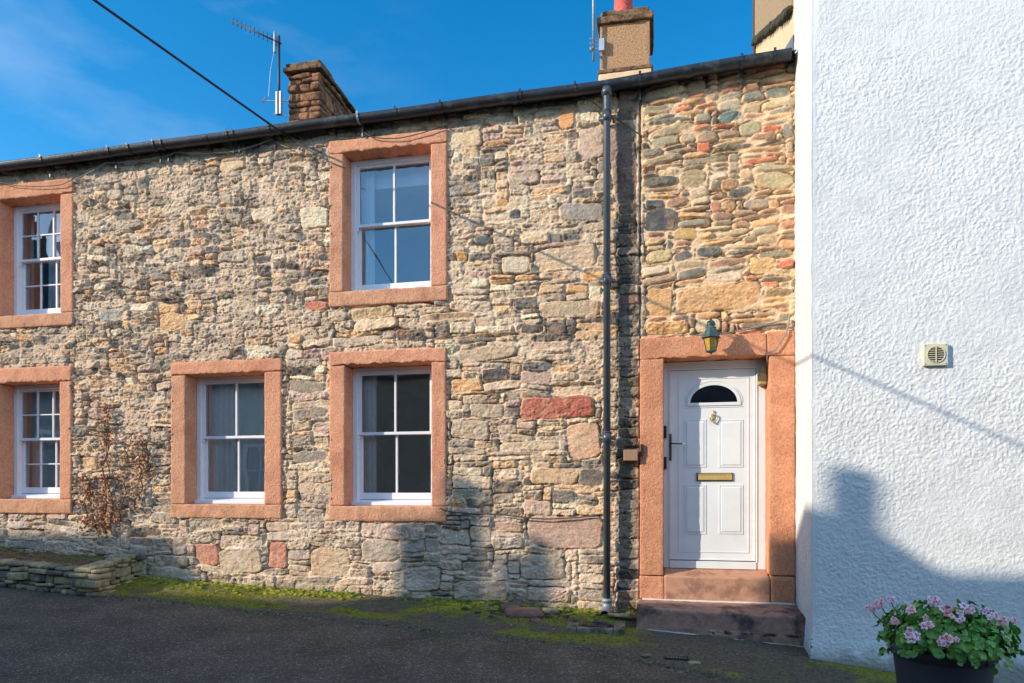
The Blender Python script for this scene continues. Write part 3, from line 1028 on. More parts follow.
    c = c * (1 - (pit * (.24 + .30 * smear))[..., None])
    c = c * (1 - (0.58 * band * (1 - mask) * (1 - .5 * smear))[..., None])
    c = c * (1 - (0.14 * crev * (1 - mask) * (~zoneC))[..., None])
    c = c * 1.10
    hueg = c.mean(-1, keepdims=True)
    c = hueg + (c - hueg) * np.where(zoneC, .84, .80)[..., None]
    # soot and damp under the gutter, downpipe's cast shadow deepened in the stone colour
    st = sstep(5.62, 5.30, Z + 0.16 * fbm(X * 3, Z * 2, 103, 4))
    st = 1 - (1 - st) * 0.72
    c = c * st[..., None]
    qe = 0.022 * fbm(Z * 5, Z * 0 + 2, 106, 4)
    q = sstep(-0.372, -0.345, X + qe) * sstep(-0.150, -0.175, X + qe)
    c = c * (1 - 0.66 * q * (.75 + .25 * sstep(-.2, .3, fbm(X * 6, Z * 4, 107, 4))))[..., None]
    low = sstep(1.35, 0.75, Z + 0.25 * fbm(X * 2, Z * 2, 109, 3))
    grey_low = np.array(lin((150, 142, 134)))
    c = c * (1 - 0.22 * low[..., None]) + grey_low * c.mean(-1, keepdims=True) / grey_low.mean() * 0.22 * low[..., None]
    mossy = sstep(0.18, 0.0, Z - base_z(X) + 0.12 * fbm(X * 5, Z * 5, 111, 4)) * .5
    c = c * (1 - mossy[..., None]) + np.array((0.10, 0.11, 0.04)) * mossy[..., None]
    # shallow lime wash patches low on the wall
    lw = sstep(.25, .5, fbm(X * 1.5, Z * 4, 113, 4)) * low * .5
    c = c * (1 - lw[..., None]) + np.array(lin((206, 196, 184))) * lw[..., None]
    # vertical straight joint between the two masonries
    jt = np.exp(-((X + 0.127 + 0.006 * fbm(Z * 6, Z * 0, 115, 3)) / 0.010) ** 2)
    height = height - 0.035 * jt
    c = c * (1 - 0.5 * jt[..., None])
    # plumbness: old wall bellies a little
    height = height + 0.010 * fbm(X * .6, Z * .7, 121, 2)
    # cobble panel sits slightly back of the older quoins
    height = height - np.where(zoneC, 0.0, 0.0)
    warm = np.where(zoneC[..., None], np.array((1.27, 1.14, 1.0)), np.array((1.28, 1.14, 1.0)))
    warm = warm * (1 + .16 * low[..., None])
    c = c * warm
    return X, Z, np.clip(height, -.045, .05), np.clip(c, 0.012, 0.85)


cottage = thing('stone_cottage', 'long low rubble stone cottage with pink sandstone window surrounds and white front door', 'cottage', (0, 7.1, 0))


def part(mbo, name, m, parent=cottage, smooth=False):
    o = mbo.build(name, m, None, smooth)
    o.parent = parent
    # meshes are made in world coordinates; undo the parents' offset
    w = Vector((0, 0, 0))
    p = parent
    while p is not None:
        w += p.location
        p = p.parent
    o.location = -w
    return o


def make_wall(name, xa, xb, label=None):
    step = 0.0072
    nx = int((xb - xa) / step)
    xs = np.linspace(xa, xb, nx)
    zs = np.arange(WZ0, WZ1, step)
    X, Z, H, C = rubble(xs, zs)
    pos = np.stack([X, 7.1 - H, Z], -1)
    cx = (xs[:-1] + xs[1:]) / 2
    cz = (zs[:-1] + zs[1:]) / 2
    CX, CZ = np.meshgrid(cx, cz)
    keep = np.ones_like(CX, bool)
    for (o_, i_) in WINS.values():
        e = 0.03
        keep &= ~((CX > o_[0] + e) & (CX < o_[1] - e) & (CZ > o_[2] + e) & (CZ < o_[3] - e))
    keep &= ~((CX > DOOR_O[0] + .04) & (CX < DOOR_O[1] + .1) & (CZ < DOOR_O[3] - .03))
    keep &= CZ > base_z(CX) - 0.12
    keep &= CZ < np.interp(CX, [p[0] for p in GP], [p[1] for p in GP]) + .02
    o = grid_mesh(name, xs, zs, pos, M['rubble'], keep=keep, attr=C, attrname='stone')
    o.parent = cottage
    o.location = -cottage.location
    if label:
        o['label'] = label
    return o


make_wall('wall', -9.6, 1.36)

# backing of the wall (real thickness) with holes: built from boxes
mb = MB()


def backing(mb, x0, x1, z0, z1):
    mb.box(x0, x1, 7.16, 7.55, z0, z1)


cols = [(-9.6, -8.2), (-8.2, -6.93), (-6.93, -5.568), (-5.568, -4.128), (-4.128, -3.549), (-3.549, -2.17), (-2.17, 0.09), (0.09, 1.14), (1.14, 1.36)]
for (a, b_) in cols:
    holes = []
    for (o_, i_) in WINS.values():
        if a - .01 <= o_[0] + .02 and o_[1] - .02 <= b_ + .01:
            holes.append((i_[0] - .02, i_[1] + .02, i_[2] - .02, i_[3] + .02))
    if a == 0.09:
        holes.append((0.09, 1.14, -1, 2.83))
    z = 0.0
    for hl in sorted(holes, key=lambda q: q[2]):
        if hl[2] > z:
            backing(mb, a, b_, z, hl[2])
        if hl[0] > a:
            backing(mb, a, hl[0], max(z, hl[2]), hl[3])
        if hl[1] < b_:
            backing(mb, hl[1], b_, max(z, hl[2]), hl[3])
        z = hl[3]
    backing(mb, a, b_, z, gzv(a) - .03)
part(mb, 'inner_wall', M['room'])
# side and rear walls
mb = MB()
mb.box(-9.6, -9.25, 7.16, 13.8, -0.2, 5.4)
mb.box(-9.6, 1.36, 13.5, 14.0, -0.2, 5.4)
part(mb, 'rear_wall', M['chim_stone'])

# ------------------------------------------------------------------ windows


def surround(out, inn, seed, parent, doorlike=False):
    mb = MB()
    y0, y1 = 7.065, 7.34
    ox0, ox1, oz0, oz1 = out
    ix0, ix1, iz0, iz1 = inn
    mb.rbox(ox0, ox1, y0, y1, iz1, oz1, 0.018, 0.007, 0.022, seed, tear=0.022, maxn=80, nf=16)
    mb.cur = seed % 20 // 10
    mb.rbox(ox0 + .004, ix0, y0 + .004, y1, iz0 + .002, iz1 - .002, 0.016, 0.006, 0.03, seed + 1, maxn=60, nf=16)
    mb.cur = 0
    mb.rbox(ix1, ox1 - .004, y0 + .004, y1, iz0 + .002, iz1 - .002, 0.016, 0.006, 0.03, seed + 2, maxn=60, nf=16)
    mb.cur = 1
    mb.rbox(ox0 - .004, ox1 + .004, y0 - .003, y1, oz0, iz0, 0.018, 0.007, 0.022, seed + 3, maxn=80, nf=16)
    return part(mb, 'surround', [M['sandstone'], M['sandstone_b']], parent, smooth=True)


def sash(key, cols_, rows, upper=False, seed=0):
    out, inn = WINS[key]
    x0, x1, z0, z1 = inn
    yf = 7.275
    mb = MB()
    st = 0.055
    # box frame
    mb.box(x0, x0 + st, yf, yf + .14, z0, z1)
    mb.box(x1 - st, x1, yf, yf + .14, z0, z1)
    mb.box(x0 + st, x1 - st, yf + .002, yf + .14, z1 - .05, z1)
    # wooden cill, sloping forward
    mb.add([(x0 + .003, yf - .05, z0 + .002), (x1 - .003, yf - .05, z0 + .002), (x1 - .003, yf + .14, z0 + .002), (x0 + .003, yf + .14, z0 + .002),
            (x0 + .003, yf - .05, z0 + .042), (x1 - .003, yf - .05, z0 + .042), (x1 - .003, yf + .14, z0 + .075), (x0 + .003, yf + .14, z0 + .075)],
           [(0, 3, 2, 1), (4, 5, 6, 7), (0, 1, 5, 4), (1, 2, 6, 5), (2, 3, 7, 6), (3, 0, 4, 7)])
    zm = (z0 + z1) / 2 + 0.03
    glass = MB()
    for (za, zb, y, bot) in ((zm - .01, z1 - .05, yf + .025, .032), (z0 + .07, zm + .022, yf + .07, .075)):
        a, b = x0 + st, x1 - st
        w = .038
        mb.box(a, a + w, y, y + .035, za, zb)
        mb.box(b - w, b, y, y + .035, za, zb)
        mb.box(a + w, b - w, y + .001, y + .034, za, za + bot)
        mb.box(a + w, b - w, y + .001, y + .034, zb - .032, zb)
        ga, gb, gc, gd = a + w, b - w, za + bot, zb - .032
        bw = .011 if cols_ == 3 else .012
        for c in range(1, cols_):
            xx = ga + (gb - ga) * c / cols_
            mb.box(xx - bw, xx + bw, y + .003, y + .032, gc, gd)
        for r_ in range(1, rows):
            zz = gc + (gd - gc) * r_ / rows
            mb.box(ga, gb, y + .0045, y + .0305, zz - .008, zz + .008)
        for c in range(cols_):
            for r_ in range(rows):
                tx = 0.004 * random.uniform(-1, 1)
                xa = ga + (gb - ga) * c / cols_
                xb = ga + (gb - ga) * (c + 1) / cols_
                zc = gc + (gd - gc) * r_ / rows
                zd = gc + (gd - gc) * (r_ + 1) / rows
                glass.add([(xa, y + .018 + tx, zc), (xb, y + .018 - tx, zc), (xb, y + .018 - tx, zd), (xa, y + .018 + tx, zd)], [(0, 1, 2, 3)])
    # sash horns
    for xx in (x0 + st, x1 - st - .02):
        mb.prism([(xx, zm - .05), (xx + .02, zm - .05), (xx + .02, zm - .012), (xx, zm - .012)], yf + .027, yf + .055)
    w = part(mb, 'window', M['white_paint'], cottage)
    bev = w.modifiers.new('b', 'BEVEL')
    bev.width = .003
    bev.segments = 1
    part(glass, 'glass', M['glass_up'] if upper else M['glass'], w)
    surround(out, inn, seed, w)
    # room behind
    rb = MB()
    d = 2.2
    X0, X1, Z0, Z1 = x0 - .6, x1 + .6, z0 - .75, z1 + .25
    if key in ('UL', 'GL'):
        X0 = -9.2
    Y0, Y1 = 7.552, 7.55 + d
    q = [(X0, Y0, Z0), (X1, Y0, Z0), (X1, Y1, Z0), (X0, Y1, Z0), (X0, Y0, Z1), (X1, Y0, Z1), (X1, Y1, Z1), (X0, Y1, Z1)]
    rb.add(q, [(0, 1, 2, 3), (7, 6, 5, 4), (1, 5, 6, 2), (2, 6, 7, 3), (3, 7, 4, 0)])
    part(rb, 'room', M['room'], cottage)
    return w


sash('UC', 2, 1, True, 10)
sash('GC', 2, 1, False, 20)
sash('GM', 2, 1, False, 30)
sash('UL', 3, 2, True, 40)
sash('GL', 3, 2, False, 50)


def curtain(x0, x1, z0, z1, y, m, label, waves=6, amp=.022, lean=0.0, name='curtain', group=None):
    n = int(waves * 14)
    mb = MB()
    top = []
    v = []
    rows = 14
    for r_ in range(rows + 1):
        t = r_ / rows
        for i in range(n + 1):
            s = i / n
            x = x0 + (x1 - x0) * s + lean * (1 - t) * s
            a = amp * (0.75 + .5 * (1 - t))
            yy = y + a * math.sin(s * waves * 6.283 + .6 * math.sin(s * 9 + t)) + .3 * a * math.sin(s * waves * 14 + 2 * t)
            v.append((x, yy, z0 + (z1 - z0) * t))
    f = []
    for r_ in range(rows):
        for i in range(n):
            a = r_ * (n + 1) + i
            f.append((a, a + 1, a + n + 2, a + n + 1))
    mb.add(v, f)
    o = mb.build(name, m, None, True)
    tag(o, label, 'curtain', group)
    return o


# curtains hang free in the rooms


def cx_at(px, y):
    return P(px, 400, y).x


CUR = [(357, 377, 1.36, 2.82, 7.455, 'curtain', 'pale grey curtain at the left of the ground floor window nearest the downpipe', 4),
       (206, 236, 1.36, 2.80, 7.455, 'curtain', 'pale grey curtain at the left of the middle ground floor window', 5),
       (357, 375, 3.72, 5.22, 7.46, 'curtain_w', 'narrow white curtain at the left of the upper window with the blind', 3),
       (14, 34, 3.7, 5.1, 7.52, 'curtain', 'cream curtain at the left of the far left upper window', 4),
       (48, 74, 3.7, 5.1, 7.52, 'curtain_w', 'white curtain at the right of the far left upper window', 4),
       (32, 74, 1.42, 2.8, 7.50, 'curtain_w', 'flat white curtain in the far left ground floor window', 4),
       (238, 272, 1.36, 2.80, 7.47, 'net', 'plain grey net drawn across the right half of the middle ground floor window', 5)]
for (pa, pb, za, zb, yy, mm, lab, wv) in CUR:
    curtain(cx_at(pa, yy), cx_at(pb, yy), za, zb, yy, M[mm], lab, wv, amp=.006 if mm == 'net' or 'flat' in lab else .022)
mb = MB()
mb.box(-3.33, -2.40, 7.50, 7.504, 5.02, 5.235)
mb.box(-3.33, -2.40, 7.496, 7.508, 5.00, 5.02)
mb.tube([(-3.33, 7.505, 5.225), (-2.40, 7.505, 5.225)], .02, 10)
tag(mb.build('roller_blind', M['blind']), 'white roller blind pulled down a little in the upper middle window', 'blind')

# ------------------------------------------------------------------ doorway
ds = MB()
ox0, ox1, oz0, oz1 = DOOR_O
ix0, ix1, iz0, iz1 = DOOR_I
y0, y1 = 7.055, 7.345
ds.rbox(ox0, 1.09, y0, y1, iz1, oz1, .012, .006, .03, 70, tear=.02, maxn=70)
ds.rbox(1.096, ox1, y0 + .004, y1, iz1 - .01, oz1 + .01, .012, .006, .03, 71)
ds.rbox(ox0, ix0, y0, y1, .625, iz1, .012, .005, .045, 72, maxn=60)
ds.rbox(ox0 - .004, ix0 + .004, y0 - .004, y1, .385, .617, .012, .005, .035, 73)
ds.rbox(ix1, ox1, y0 + .003, y1, .655, iz1 - .012, .012, .006, .045, 74, maxn=60)
ds.rbox(ix1 + .012, ox1, y0 - .004, y1, .385, .645, .014, .006, .035, 75)
part(ds, 'door_surround', M['sandstone_door'], cottage, True)
sp = MB()
# upper step (slopes slightly forward)
sp.rbox(ix0 + .006, ix1 + .008, 7.045, 7.36, .37, .625, .018, .004, .03, 80, maxn=60)
sp.v = [(a_, b_, c_ + max(0, b_ - 7.05) * .24 * (1 if c_ > .5 else 0)) for a_, b_, c_ in sp.v]
o = part(sp, 'step', M['step'], cottage, True)
o['label'] = 'smooth buff upper step under the front door'
sp = MB()
sp.rbox(-.150, 1.363, 6.600, 7.10, .05, .385, .020, .007, .03, 82, maxn=80)
sp.v = [(a_, b_, c_ - (max(0, 7.06 - b_) * (.03 + .085 * (a_ + .15) / 1.5) if c_ > .2 else 0)) for a_, b_, c_ in sp.v]
o = part(sp, 'step', M['step_low'], cottage, True)
o['label'] = 'broad dark damp lower step'
sp = MB()
sp.rbox(-.10, 1.355, 7.015, 7.065, .362, .392, .008, .004, .03, 84, maxn=80)
sp.tube([(-.15, 6.607, .178), (.3, 6.607, .140), (.8, 6.607, .105), (1.36, 6.607, .060)], [.008, .012, .010, .016], 7)
part(sp, 'step_mortar', M['white_mortar'], cottage, True)

# frame
yf = 7.272
fr = MB()
fx0, fx1, fz0, fz1 = ix0 + .003, ix1 - .002, .684, iz1 - .002
t = .062
fr.box(fx0, fx0 + t, yf, yf + .07, fz0, fz1)
fr.box(fx1 - t - .03, fx1, yf, yf + .07, fz0, fz1)
fr.box(fx0 + t, fx1 - t - .03, yf, yf + .07, fz1 - .085, fz1)
fr.box(fx0 + t, fx1 - t - .03, yf - .012, yf + .07, fz0, fz0 + .075)
# raised inner beads of the frame
fr.box(fx0 + t - .012, fx0 + t, yf - .008, yf, fz0 + .076, fz1 - .075)
fr.box(fx1 - t - .03, fx1 - t - .018, yf - .008, yf, fz0 + .076, fz1 - .075)
fr.box(fx0 + t, fx1 - t - .03, yf - .0081, yf - .0001, fz1 - .085, fz1 - .073)
o = part(fr, 'door_frame', M['door_white'])
bv = o.modifiers.new('b', 'BEVEL')
bv.width = .003
bv.segments = 2
# leaf
lx0, lx1, lz0, lz1 = fx0 + t + .004, fx1 - t - .034, fz0 + .084, fz1 - .089
yl = 7.290
dl = MB()
dl.box(lx0, lx1, yl, yl + .05, lz0, lz1)


def bead(mb, a, b, c, d, y, w=.010, h=.007):
    """rectangular moulding proud of the leaf"""
    mb.box(a, b, y - h, y - .0002, c, c + w)
    mb.box(a, b, y - h, y - .0002, d - w, d)
    mb.box(a, a + w, y - h + .0007, y - .0002, c + w, d - w)
    mb.box(b - w, b, y - h + .0007, y - .0002, c + w, d - w)


def dP(px, py, D=7.29):
    q = P(px, py, D)
    return q.x, q.z


# outer moulding of the leaf
mx0, mz1 = dP(678.5, 379)
mx1, mz0 = dP(749, 553)
bead(dl, lx0 + .001, lx1 - .001, lz0 + .001, lz1 - .001, yl, .016, .006)
bead(dl, mx0, mx1, mz0, mz1, yl, .009, .005)


def panel(mb, a, b, c, d):
    bead(mb, a, b, c, d, yl, .010, .006)
    i = .028
    v = [(a + .012, yl - .0005, c + .012), (b - .012, yl - .0005, c + .012), (b - .012, yl - .0005, d - .012), (a + .012, yl - .0005, d - .012),
         (a + i, yl - .008, c + i), (b - i, yl - .008, c + i), (b - i, yl - .008, d - i), (a + i, yl - .008, d - i)]
    mb.add(v, [(4, 5, 6, 7), (0, 1, 5, 4), (1, 2, 6, 5), (2, 3, 7, 6), (3, 0, 4, 7)])


for (xa, ya, xb, yb) in ((684.5, 420, 706, 467), (719, 420, 743, 467), (684.5, 485, 706, 534), (719, 485, 743, 534)):
    a, d = dP(xa, ya)
    b, c = dP(xb, yb)
    panel(dl, a, b, c, d)
leaf = part(dl, 'door', M['door_white'])
leaf['label'] = 'white panelled front door with half round fanlight'
# half-round light
cx, cz = dP(713.6, 402.5)
rx, rz = .232, .178
mb = MB()


def arc(r1, r2, s1, s2, y0_, y1_, mb, base=True, n=28):
    out_, in_ = [], []
    for i in range(n + 1):
        a = math.pi * i / n
        out_.append((cx + r1 * math.cos(a), cz + s1 * math.sin(a)))
        in_.append((cx + r2 * math.cos(a), cz + s2 * math.sin(a)))
    for i in range(n):
        q = [out_[i], out_[i + 1], in_[i + 1], in_[i]]
        mb.prism(q, y0_, y1_)


arc(rx + .032, rx, rz + .032, rz, yl - .012, yl - .0003, mb)
arc(rx + .052, rx + .040, rz + .052, rz + .040, yl - .006, yl - .0003, mb)
mb.box(cx - rx - .032, cx + rx + .032, yl - .0125, yl - .0004, cz - .03, cz - .0005)
mb.box(cx - rx - .052, cx + rx + .052, yl - .006, yl - .0004, cz - .05, cz - .04)
part(mb, 'fanlight_frame', M['door_white'], leaf)
mb = MB()
mb.prism([(cx + rx * math.cos(math.pi * i / 28), cz + rz * math.sin(math.pi * i / 28)) for i in range(29)], yl - .004, yl - .001)
part(mb, 'fanlight_glass', M['fan_glass'], leaf)
# lead tracery lines inside the light
# letterbox
a, d = dP(696.5, 473)
b, c = dP(733, 481)
mb = MB()
mb.box(a, b, yl - .012, yl - .0005, c, d)
part(mb, 'letterbox', M['handle'], leaf)
mb = MB()
mb.box(a + .012, b - .010, yl - .018, yl - .0125, c + .012, d - .010)
mb.tube([(a + .02, yl - .02, d - .012), (b - .02, yl - .02, d - .012)], .004, 6)
part(mb, 'letterbox_flap', M['brass'], leaf)
# knocker
kx, kz = dP(713.4, 411)
mb = MB()
mb.lathe([(.001, 0), (.010, .004), (.006, .016), (.001, .024)], (kx, yl - .012, kz - .012), 8)
mb.box(kx - .008, kx + .008, yl - .012, yl - .0005, kz - .045, kz - .005)
pts = []
for i in range(19):
    a_ = math.pi * .5 + 2 * math.pi * i / 18
    pts.append((kx + .034 * math.cos(a_) * (1 + .15 * math.sin(a_)), yl - .020, kz - .075 + .040 * math.sin(a_)))
mb.tube(pts, .007, 7)
mb.lathe([(.001, -.012), (.012, -.004), (.012, .006), (.001, .012)], (kx, yl - .020, kz - .118), 8)
mb.rbox(kx - .016, kx + .016, yl - .016, yl - .002, kz - .09, kz - .05, .008, .001, .02)
part(mb, 'knocker', M['brass_pale'], leaf, True)
# handle
hx, hz1 = dP(670.3, 434)
_, hz0 = dP(670.3, 461)
mb = MB()
mb.rbox(hx - .014, hx + .014, yl - .030, yl - .016, hz0, hz1, .006, 0, .05)
_, lz_ = dP(670, 444)
mb.tube([(hx, yl - .025, lz_), (hx, yl - .06, lz_), (hx + .02, yl - .068, lz_), (hx + .115, yl - .068, lz_ - .003)], .0085, 8)
mb.lathe([(.008, -.004), (.008, .004)], (hx, yl - .034, hz0 + .05), 8)
h_ = part(mb, 'handle', M['handle'], leaf, True)
mb = MB()
mb.tube([(hx + .115, yl - .068, lz_ - .003), (hx + .142, yl - .068, lz_ - .004)], [.010, .007], 8)
part(mb, 'handle_tip', M['chrome'], leaf, True)
for (ya, yb) in ((426, 438), (457, 469)):
    a, d = dP(661.8, ya, 7.26)
    b, c = dP(665.6, yb, 7.26)
    mb = MB()
    mb.rbox(ix0 + .002, ix0 + .034, 7.235, yf - .001, c, d, .006, 0, .03)
    part(mb, 'hinge_cover', M['black'], leaf)
# dark gap under leaf
mb = MB()
mb.box(lx0, lx1, yl - .004, yl + .02, fz0 + .0765, fz0 + .0838)
part(mb, 'threshold_seal', M['black'], leaf)
mb = MB()
mb.box(.0, 1.25, 7.36, 7.362, .3, 3.0)
part(mb, 'hall_panel', M['room'])

# ------------------------------------------------------------------ gutter, roof, downpipe
GY = 6.965
mb = MB()
gx = np.linspace(-9.6, 1.30, 60)
n = 12
v, f = [], []
for x in gx:
    zc = gzv(x) + .004 * math.sin(x * 3)
    for (r_) in (.062, .052):
        for k in range(n + 1):
            a = math.pi + math.pi * k / n
            v.append((x, GY + r_ * math.cos(a), zc + r_ * math.sin(a) * 1.05))
    v.append((x, GY - .066, zc + .012))
    v.append((x, GY + .062, zc + .012))
w = 2 * (n + 1) + 2
for i in range(len(gx) - 1):
    a = i * w
    b = (i + 1) * w
    for k in range(n):
        f.append((a + k, b + k, b + k + 1, a + k + 1))
        f.append((a + n + 1 + k, a + n + 2 + k, b + n + 2 + k, b + n + 1 + k))
    f.append((a, a + 2 * n + 2, b + 2 * n + 2, b))
    f.append((a + 2 * n + 2, a + n + 1, b + n + 1, b + 2 * n + 2))
    f.append((a + n, b + n, b + 2 * n + 3, a + 2 * n + 3))
    f.append((a + 2 * n + 3, b + 2 * n + 3, b + 2 * n + 1, a + 2 * n + 1))
mb.add(v, f)
mb.lathe([(.001, 0), (.06, 0)], (0, 0, -50), 4)
mb.v = mb.v[:len(v)]
mb.f = mb.f[:len(f)]
mb.mi = mb.mi[:len(f)]
# end cap and joint sleeves
for x in (-8.6, -6.8, -5.0, -3.2, -1.4, .35):
    zc = gzv(x)
    pts1 = [(x - .03, GY + .068 * math.cos(math.pi + math.pi * k / 12), zc + .071 * math.sin(math.pi + math.pi * k / 12)) for k in range(13)]
    pts2 = [(x + .03, p[1], p[2]) for p in pts1]
    mb.add(pts1 + pts2, [(k, k + 13, k + 14, k + 1) for k in range(12)])
xe = 1.30
zc = gzv(xe)
mb.add([(xe + .002, GY + .064 * math.cos(math.pi + math.pi * k / 12), zc + .067 * math.sin(math.pi + math.pi * k / 12)) for k in range(13)],
       [tuple(range(13))])
gut = part(mb, 'gutter', M['iron'], cottage, True)
# straps / brackets from the photo's positions
for px in (40, 107, 127, 152, 160, 226, 232, 268, 357, 395, 440, 520, 575, 640, 742, 775):
    q = P(px, 100, 6.9)
    zc = gzv(q.x)
    mb = MB()
    x = q.x
    arcp = [(x, GY + .070 * math.cos(math.pi + math.pi * k / 8), zc + .074 * math.sin(math.pi + math.pi * k / 8)) for k in range(9)]
    for i in range(8):
        a, b = arcp[i], arcp[i + 1]
        mb.add([(a[0] - .012, a[1], a[2]), (a[0] + .012, a[1], a[2]), (b[0] + .012, b[1], b[2]), (b[0] - .012, b[1], b[2])], [(0, 1, 2, 3)])
    mb.box(x - .012, x + .012, GY - .074, GY - .070, zc, zc + .035)
    if int(px) % 2 == 0 or px in (107, 357):
        mb.box(x - .008, x + .008, 7.035, 7.043, zc - .17, zc + .01)
        mb.tube([(x, 7.04, zc - .15), (x, 7.10, zc - .15)], .006, 6)
    part(mb, 'gutter_bracket', M['iron'] if int(px) % 3 else M['galv'], gut)

# roof
mb = MB()
pitch = math.tan(R(23.5))
ry, rz_ = 10.7, 0
v, f = [], []
rows = 22
for sgn in (1, -1):
    for r_ in range(rows):
        ya = 6.93 + (10.7 - 6.93) * r_ / rows
        yb = 6.93 + (10.7 - 6.93) * (r_ + 1.25) / rows
        for x0_, x1_ in zip(np.arange(-9.7, 1.30, .3), np.arange(-9.7, 1.30, .3) + .295):
            x1_ = min(x1_, 1.35)
            off = .15 * (r_ % 2)
            xa, xb = x0_ + off, min(x1_ + off, 1.352)
            if xb <= xa:
                continue
            z0_ = gzv((xa + xb) / 2) - .004 + (ya - 6.93) * pitch + .012
            z1_ = gzv((xa + xb) / 2) - .004 + (yb - 6.93) * pitch
            Ya, Yb = (ya, yb) if sgn > 0 else (2 * 10.7 - ya, 2 * 10.7 - yb)
            o_ = len(v)
            v += [(xa, Ya, z0_), (xb, Ya, z0_), (xb, Yb, z1_), (xa, Yb, z1_), (xa, Ya, z0_ - .01), (xb, Ya, z0_ - .01)]
            f += [(o_, o_ + 1, o_ + 2, o_ + 3), (o_ + 4, o_ + 5, o_ + 1, o_)]
mb.add(v, f)
roof = part(mb, 'roof', M['slate'])
mb = MB()
for a, b in zip(np.linspace(-9.6, 1.0, 8), np.linspace(-8.24, 1.35, 8)):
    b = min(a + 1.52, 1.352)
    za, zb = gzv(a), gzv(b)
    for (Y0_, Y1_) in ((6.90, 10.7),):
        mb.add([(a, 6.95, za - .020), (b, 6.95, zb - .020), (b, 10.7, zb - .020 + 3.75 * pitch), (a, 10.7, za - .020 + 3.75 * pitch),
                (b, 14.4, zb - .020), (a, 14.4, za - .020)], [(3, 2, 1, 0), (2, 3, 5, 4)])
part(mb, 'roof_boarding', M['aerial_dark'], cottage)
mb = MB()
mb.tube([(-9.6, 10.7, gzv(-9.6) + .09 + 3.77 * pitch), (1.35, 10.7, gzv(1.3) + .09 + 3.77 * pitch)], .09, 10)
part(mb, 'ridge_tiles', M['slate'], roof)
# eaves board behind the gutter, in the shade
mb = MB()
for a, b in zip(np.linspace(-9.6, 1.0, 8), np.linspace(-9.6, 1.0, 8) + 1.514):
    b = min(b, 1.352)
    za, zb = gzv(a), gzv(b)
    mb.add([(a, 7.036, za - .02), (b, 7.036, zb - .02), (b, 7.036, zb + .05), (a, 7.036, za + .05),
            (a, 7.10, za - .02), (b, 7.10, zb - .02)], [(0, 1, 2, 3), (4, 5, 1, 0)])
part(mb, 'eaves_board', M['aerial_dark'])

# downpipe
mb = MB()
px_, py_ = -.455, 6.985
ztop = gzv(px_)
mb.tube([(px_, GY, ztop - .05), (px_, GY, ztop - .12), (px_, py_, ztop - .17), (px_, py_, .30)], .036, 14)
mb.tube([(px_, GY, ztop - .045), (px_, GY, ztop - .12)], [.058, .050], 14)
for z in (5.28, 3.62, 2.02):
    mb.tube([(px_, py_, z - .05), (px_, py_, z + .05)], .045, 14)
    mb.tube([(px_, py_, z + .05), (px_, py_, z + .062)], .048, 14)
    mb.box(px_ - .085, px_ + .085, py_ + .02, py_ + .03, z - .02, z + .02)
    mb.box(px_ - .07, px_ - .05, py_ + .03, 7.11, z - .01, z + .01)
    mb.box(px_ + .05, px_ + .07, py_ + .03, 7.11, z - .01, z + .01)
dp = part(mb, 'downpipe', M['pipe'], cottage, True)
mb = MB()
mb.tube([(px_, py_, .36), (px_, py_, .31), (px_ - .01, py_ - .04, .262), (px_ - .015, py_ - .10, .24)], [.050, .050, .048, .046], 14, caps=False)
mb.tube([(px_, py_, .35), (px_, py_, .39)], .055, 14)
part(mb, 'pipe_shoe', M['galv'], dp, True)

# ------------------------------------------------------------------ chimneys


def pot(mb, c, r, h):
    mb.lathe([(r * 1.15, 0), (r * 1.12, h * .12), (r, h * .2), (r * .9, h * .8), (r * 1.1, h * .86), (r * 1.1, h), (r * .8, h)], c, 18)


# left: long coursed stone stack
a = P(287, 66, 10.6)
bR = P(320, 66, 10.6)
cx0, cx1 = a.x, bR.x
rc = random.Random(9)
mb = MB()
z = 7.0
row = 0
ztop_ = a.z - .13
mb.box(cx0 + .05, cx1 - .05, 10.65, 12.05, 6.9, ztop_)
while z < ztop_:
    h = rc.choice((.09, .13, .20, .16, .11))
    h = min(h, ztop_ - z + .001)
    if h < .05:
        break
    # front & back courses
    for (ya, yb) in ((10.6, 10.8), (11.9, 12.1)):
        x = cx0
        while x < cx1 - .01:
            w = rc.uniform(.2, .45)
            if cx1 - (x + w) < .15:
                w = cx1 - x
            pr_ = rc.uniform(-.03, .03)
            mb.rbox(x + .004, x + w - .004, ya - pr_, yb, z + .004, z + h - .004, .035, .022, .05, rc.randint(0, 99), nf=7)
            x += w
    for (xa, xb) in ((cx0, cx0 + .2), (cx1 - .2, cx1)):
        y = 10.8
        while y < 11.89:
            w = rc.uniform(.2, .45)
            if 11.9 - (y + w) < .15:
                w = 11.9 - y
            pr_ = rc.uniform(-.03, .03)
            mb.rbox(xa - (pr_ if xa == cx0 else 0), xb + (pr_ if xa != cx0 else 0), y + .004, y + w - .004, z + .004, z + h - .004, .035, .022, .05, rc.randint(0, 99), nf=7)
            y += w
    z += h
ch1 = part(mb, 'chimney', M['chim_stone'], cottage, True)
ch1['label'] = 'long weathered stone chimney stack beside the small aerial'
mb = MB()
for i, (ya, yb) in enumerate(((10.54, 11.05), (11.05, 11.6), (11.6, 12.16))):
    mb.rbox(cx0 - .05, cx1 + .05, ya, yb - .01, ztop_, ztop_ + .07 - .02 * i, .015, .012, .05, 200 + i, nf=8)
    mb.rbox(cx0 - .02, cx1 + .02, ya + .03, yb - .03, ztop_ + .06 - .02 * i, ztop_ + .15 - .045 * i, .02, .014, .05, 210 + i, nf=8)
part(mb, 'chimney_cap', M['chim_dark'], ch1, True)

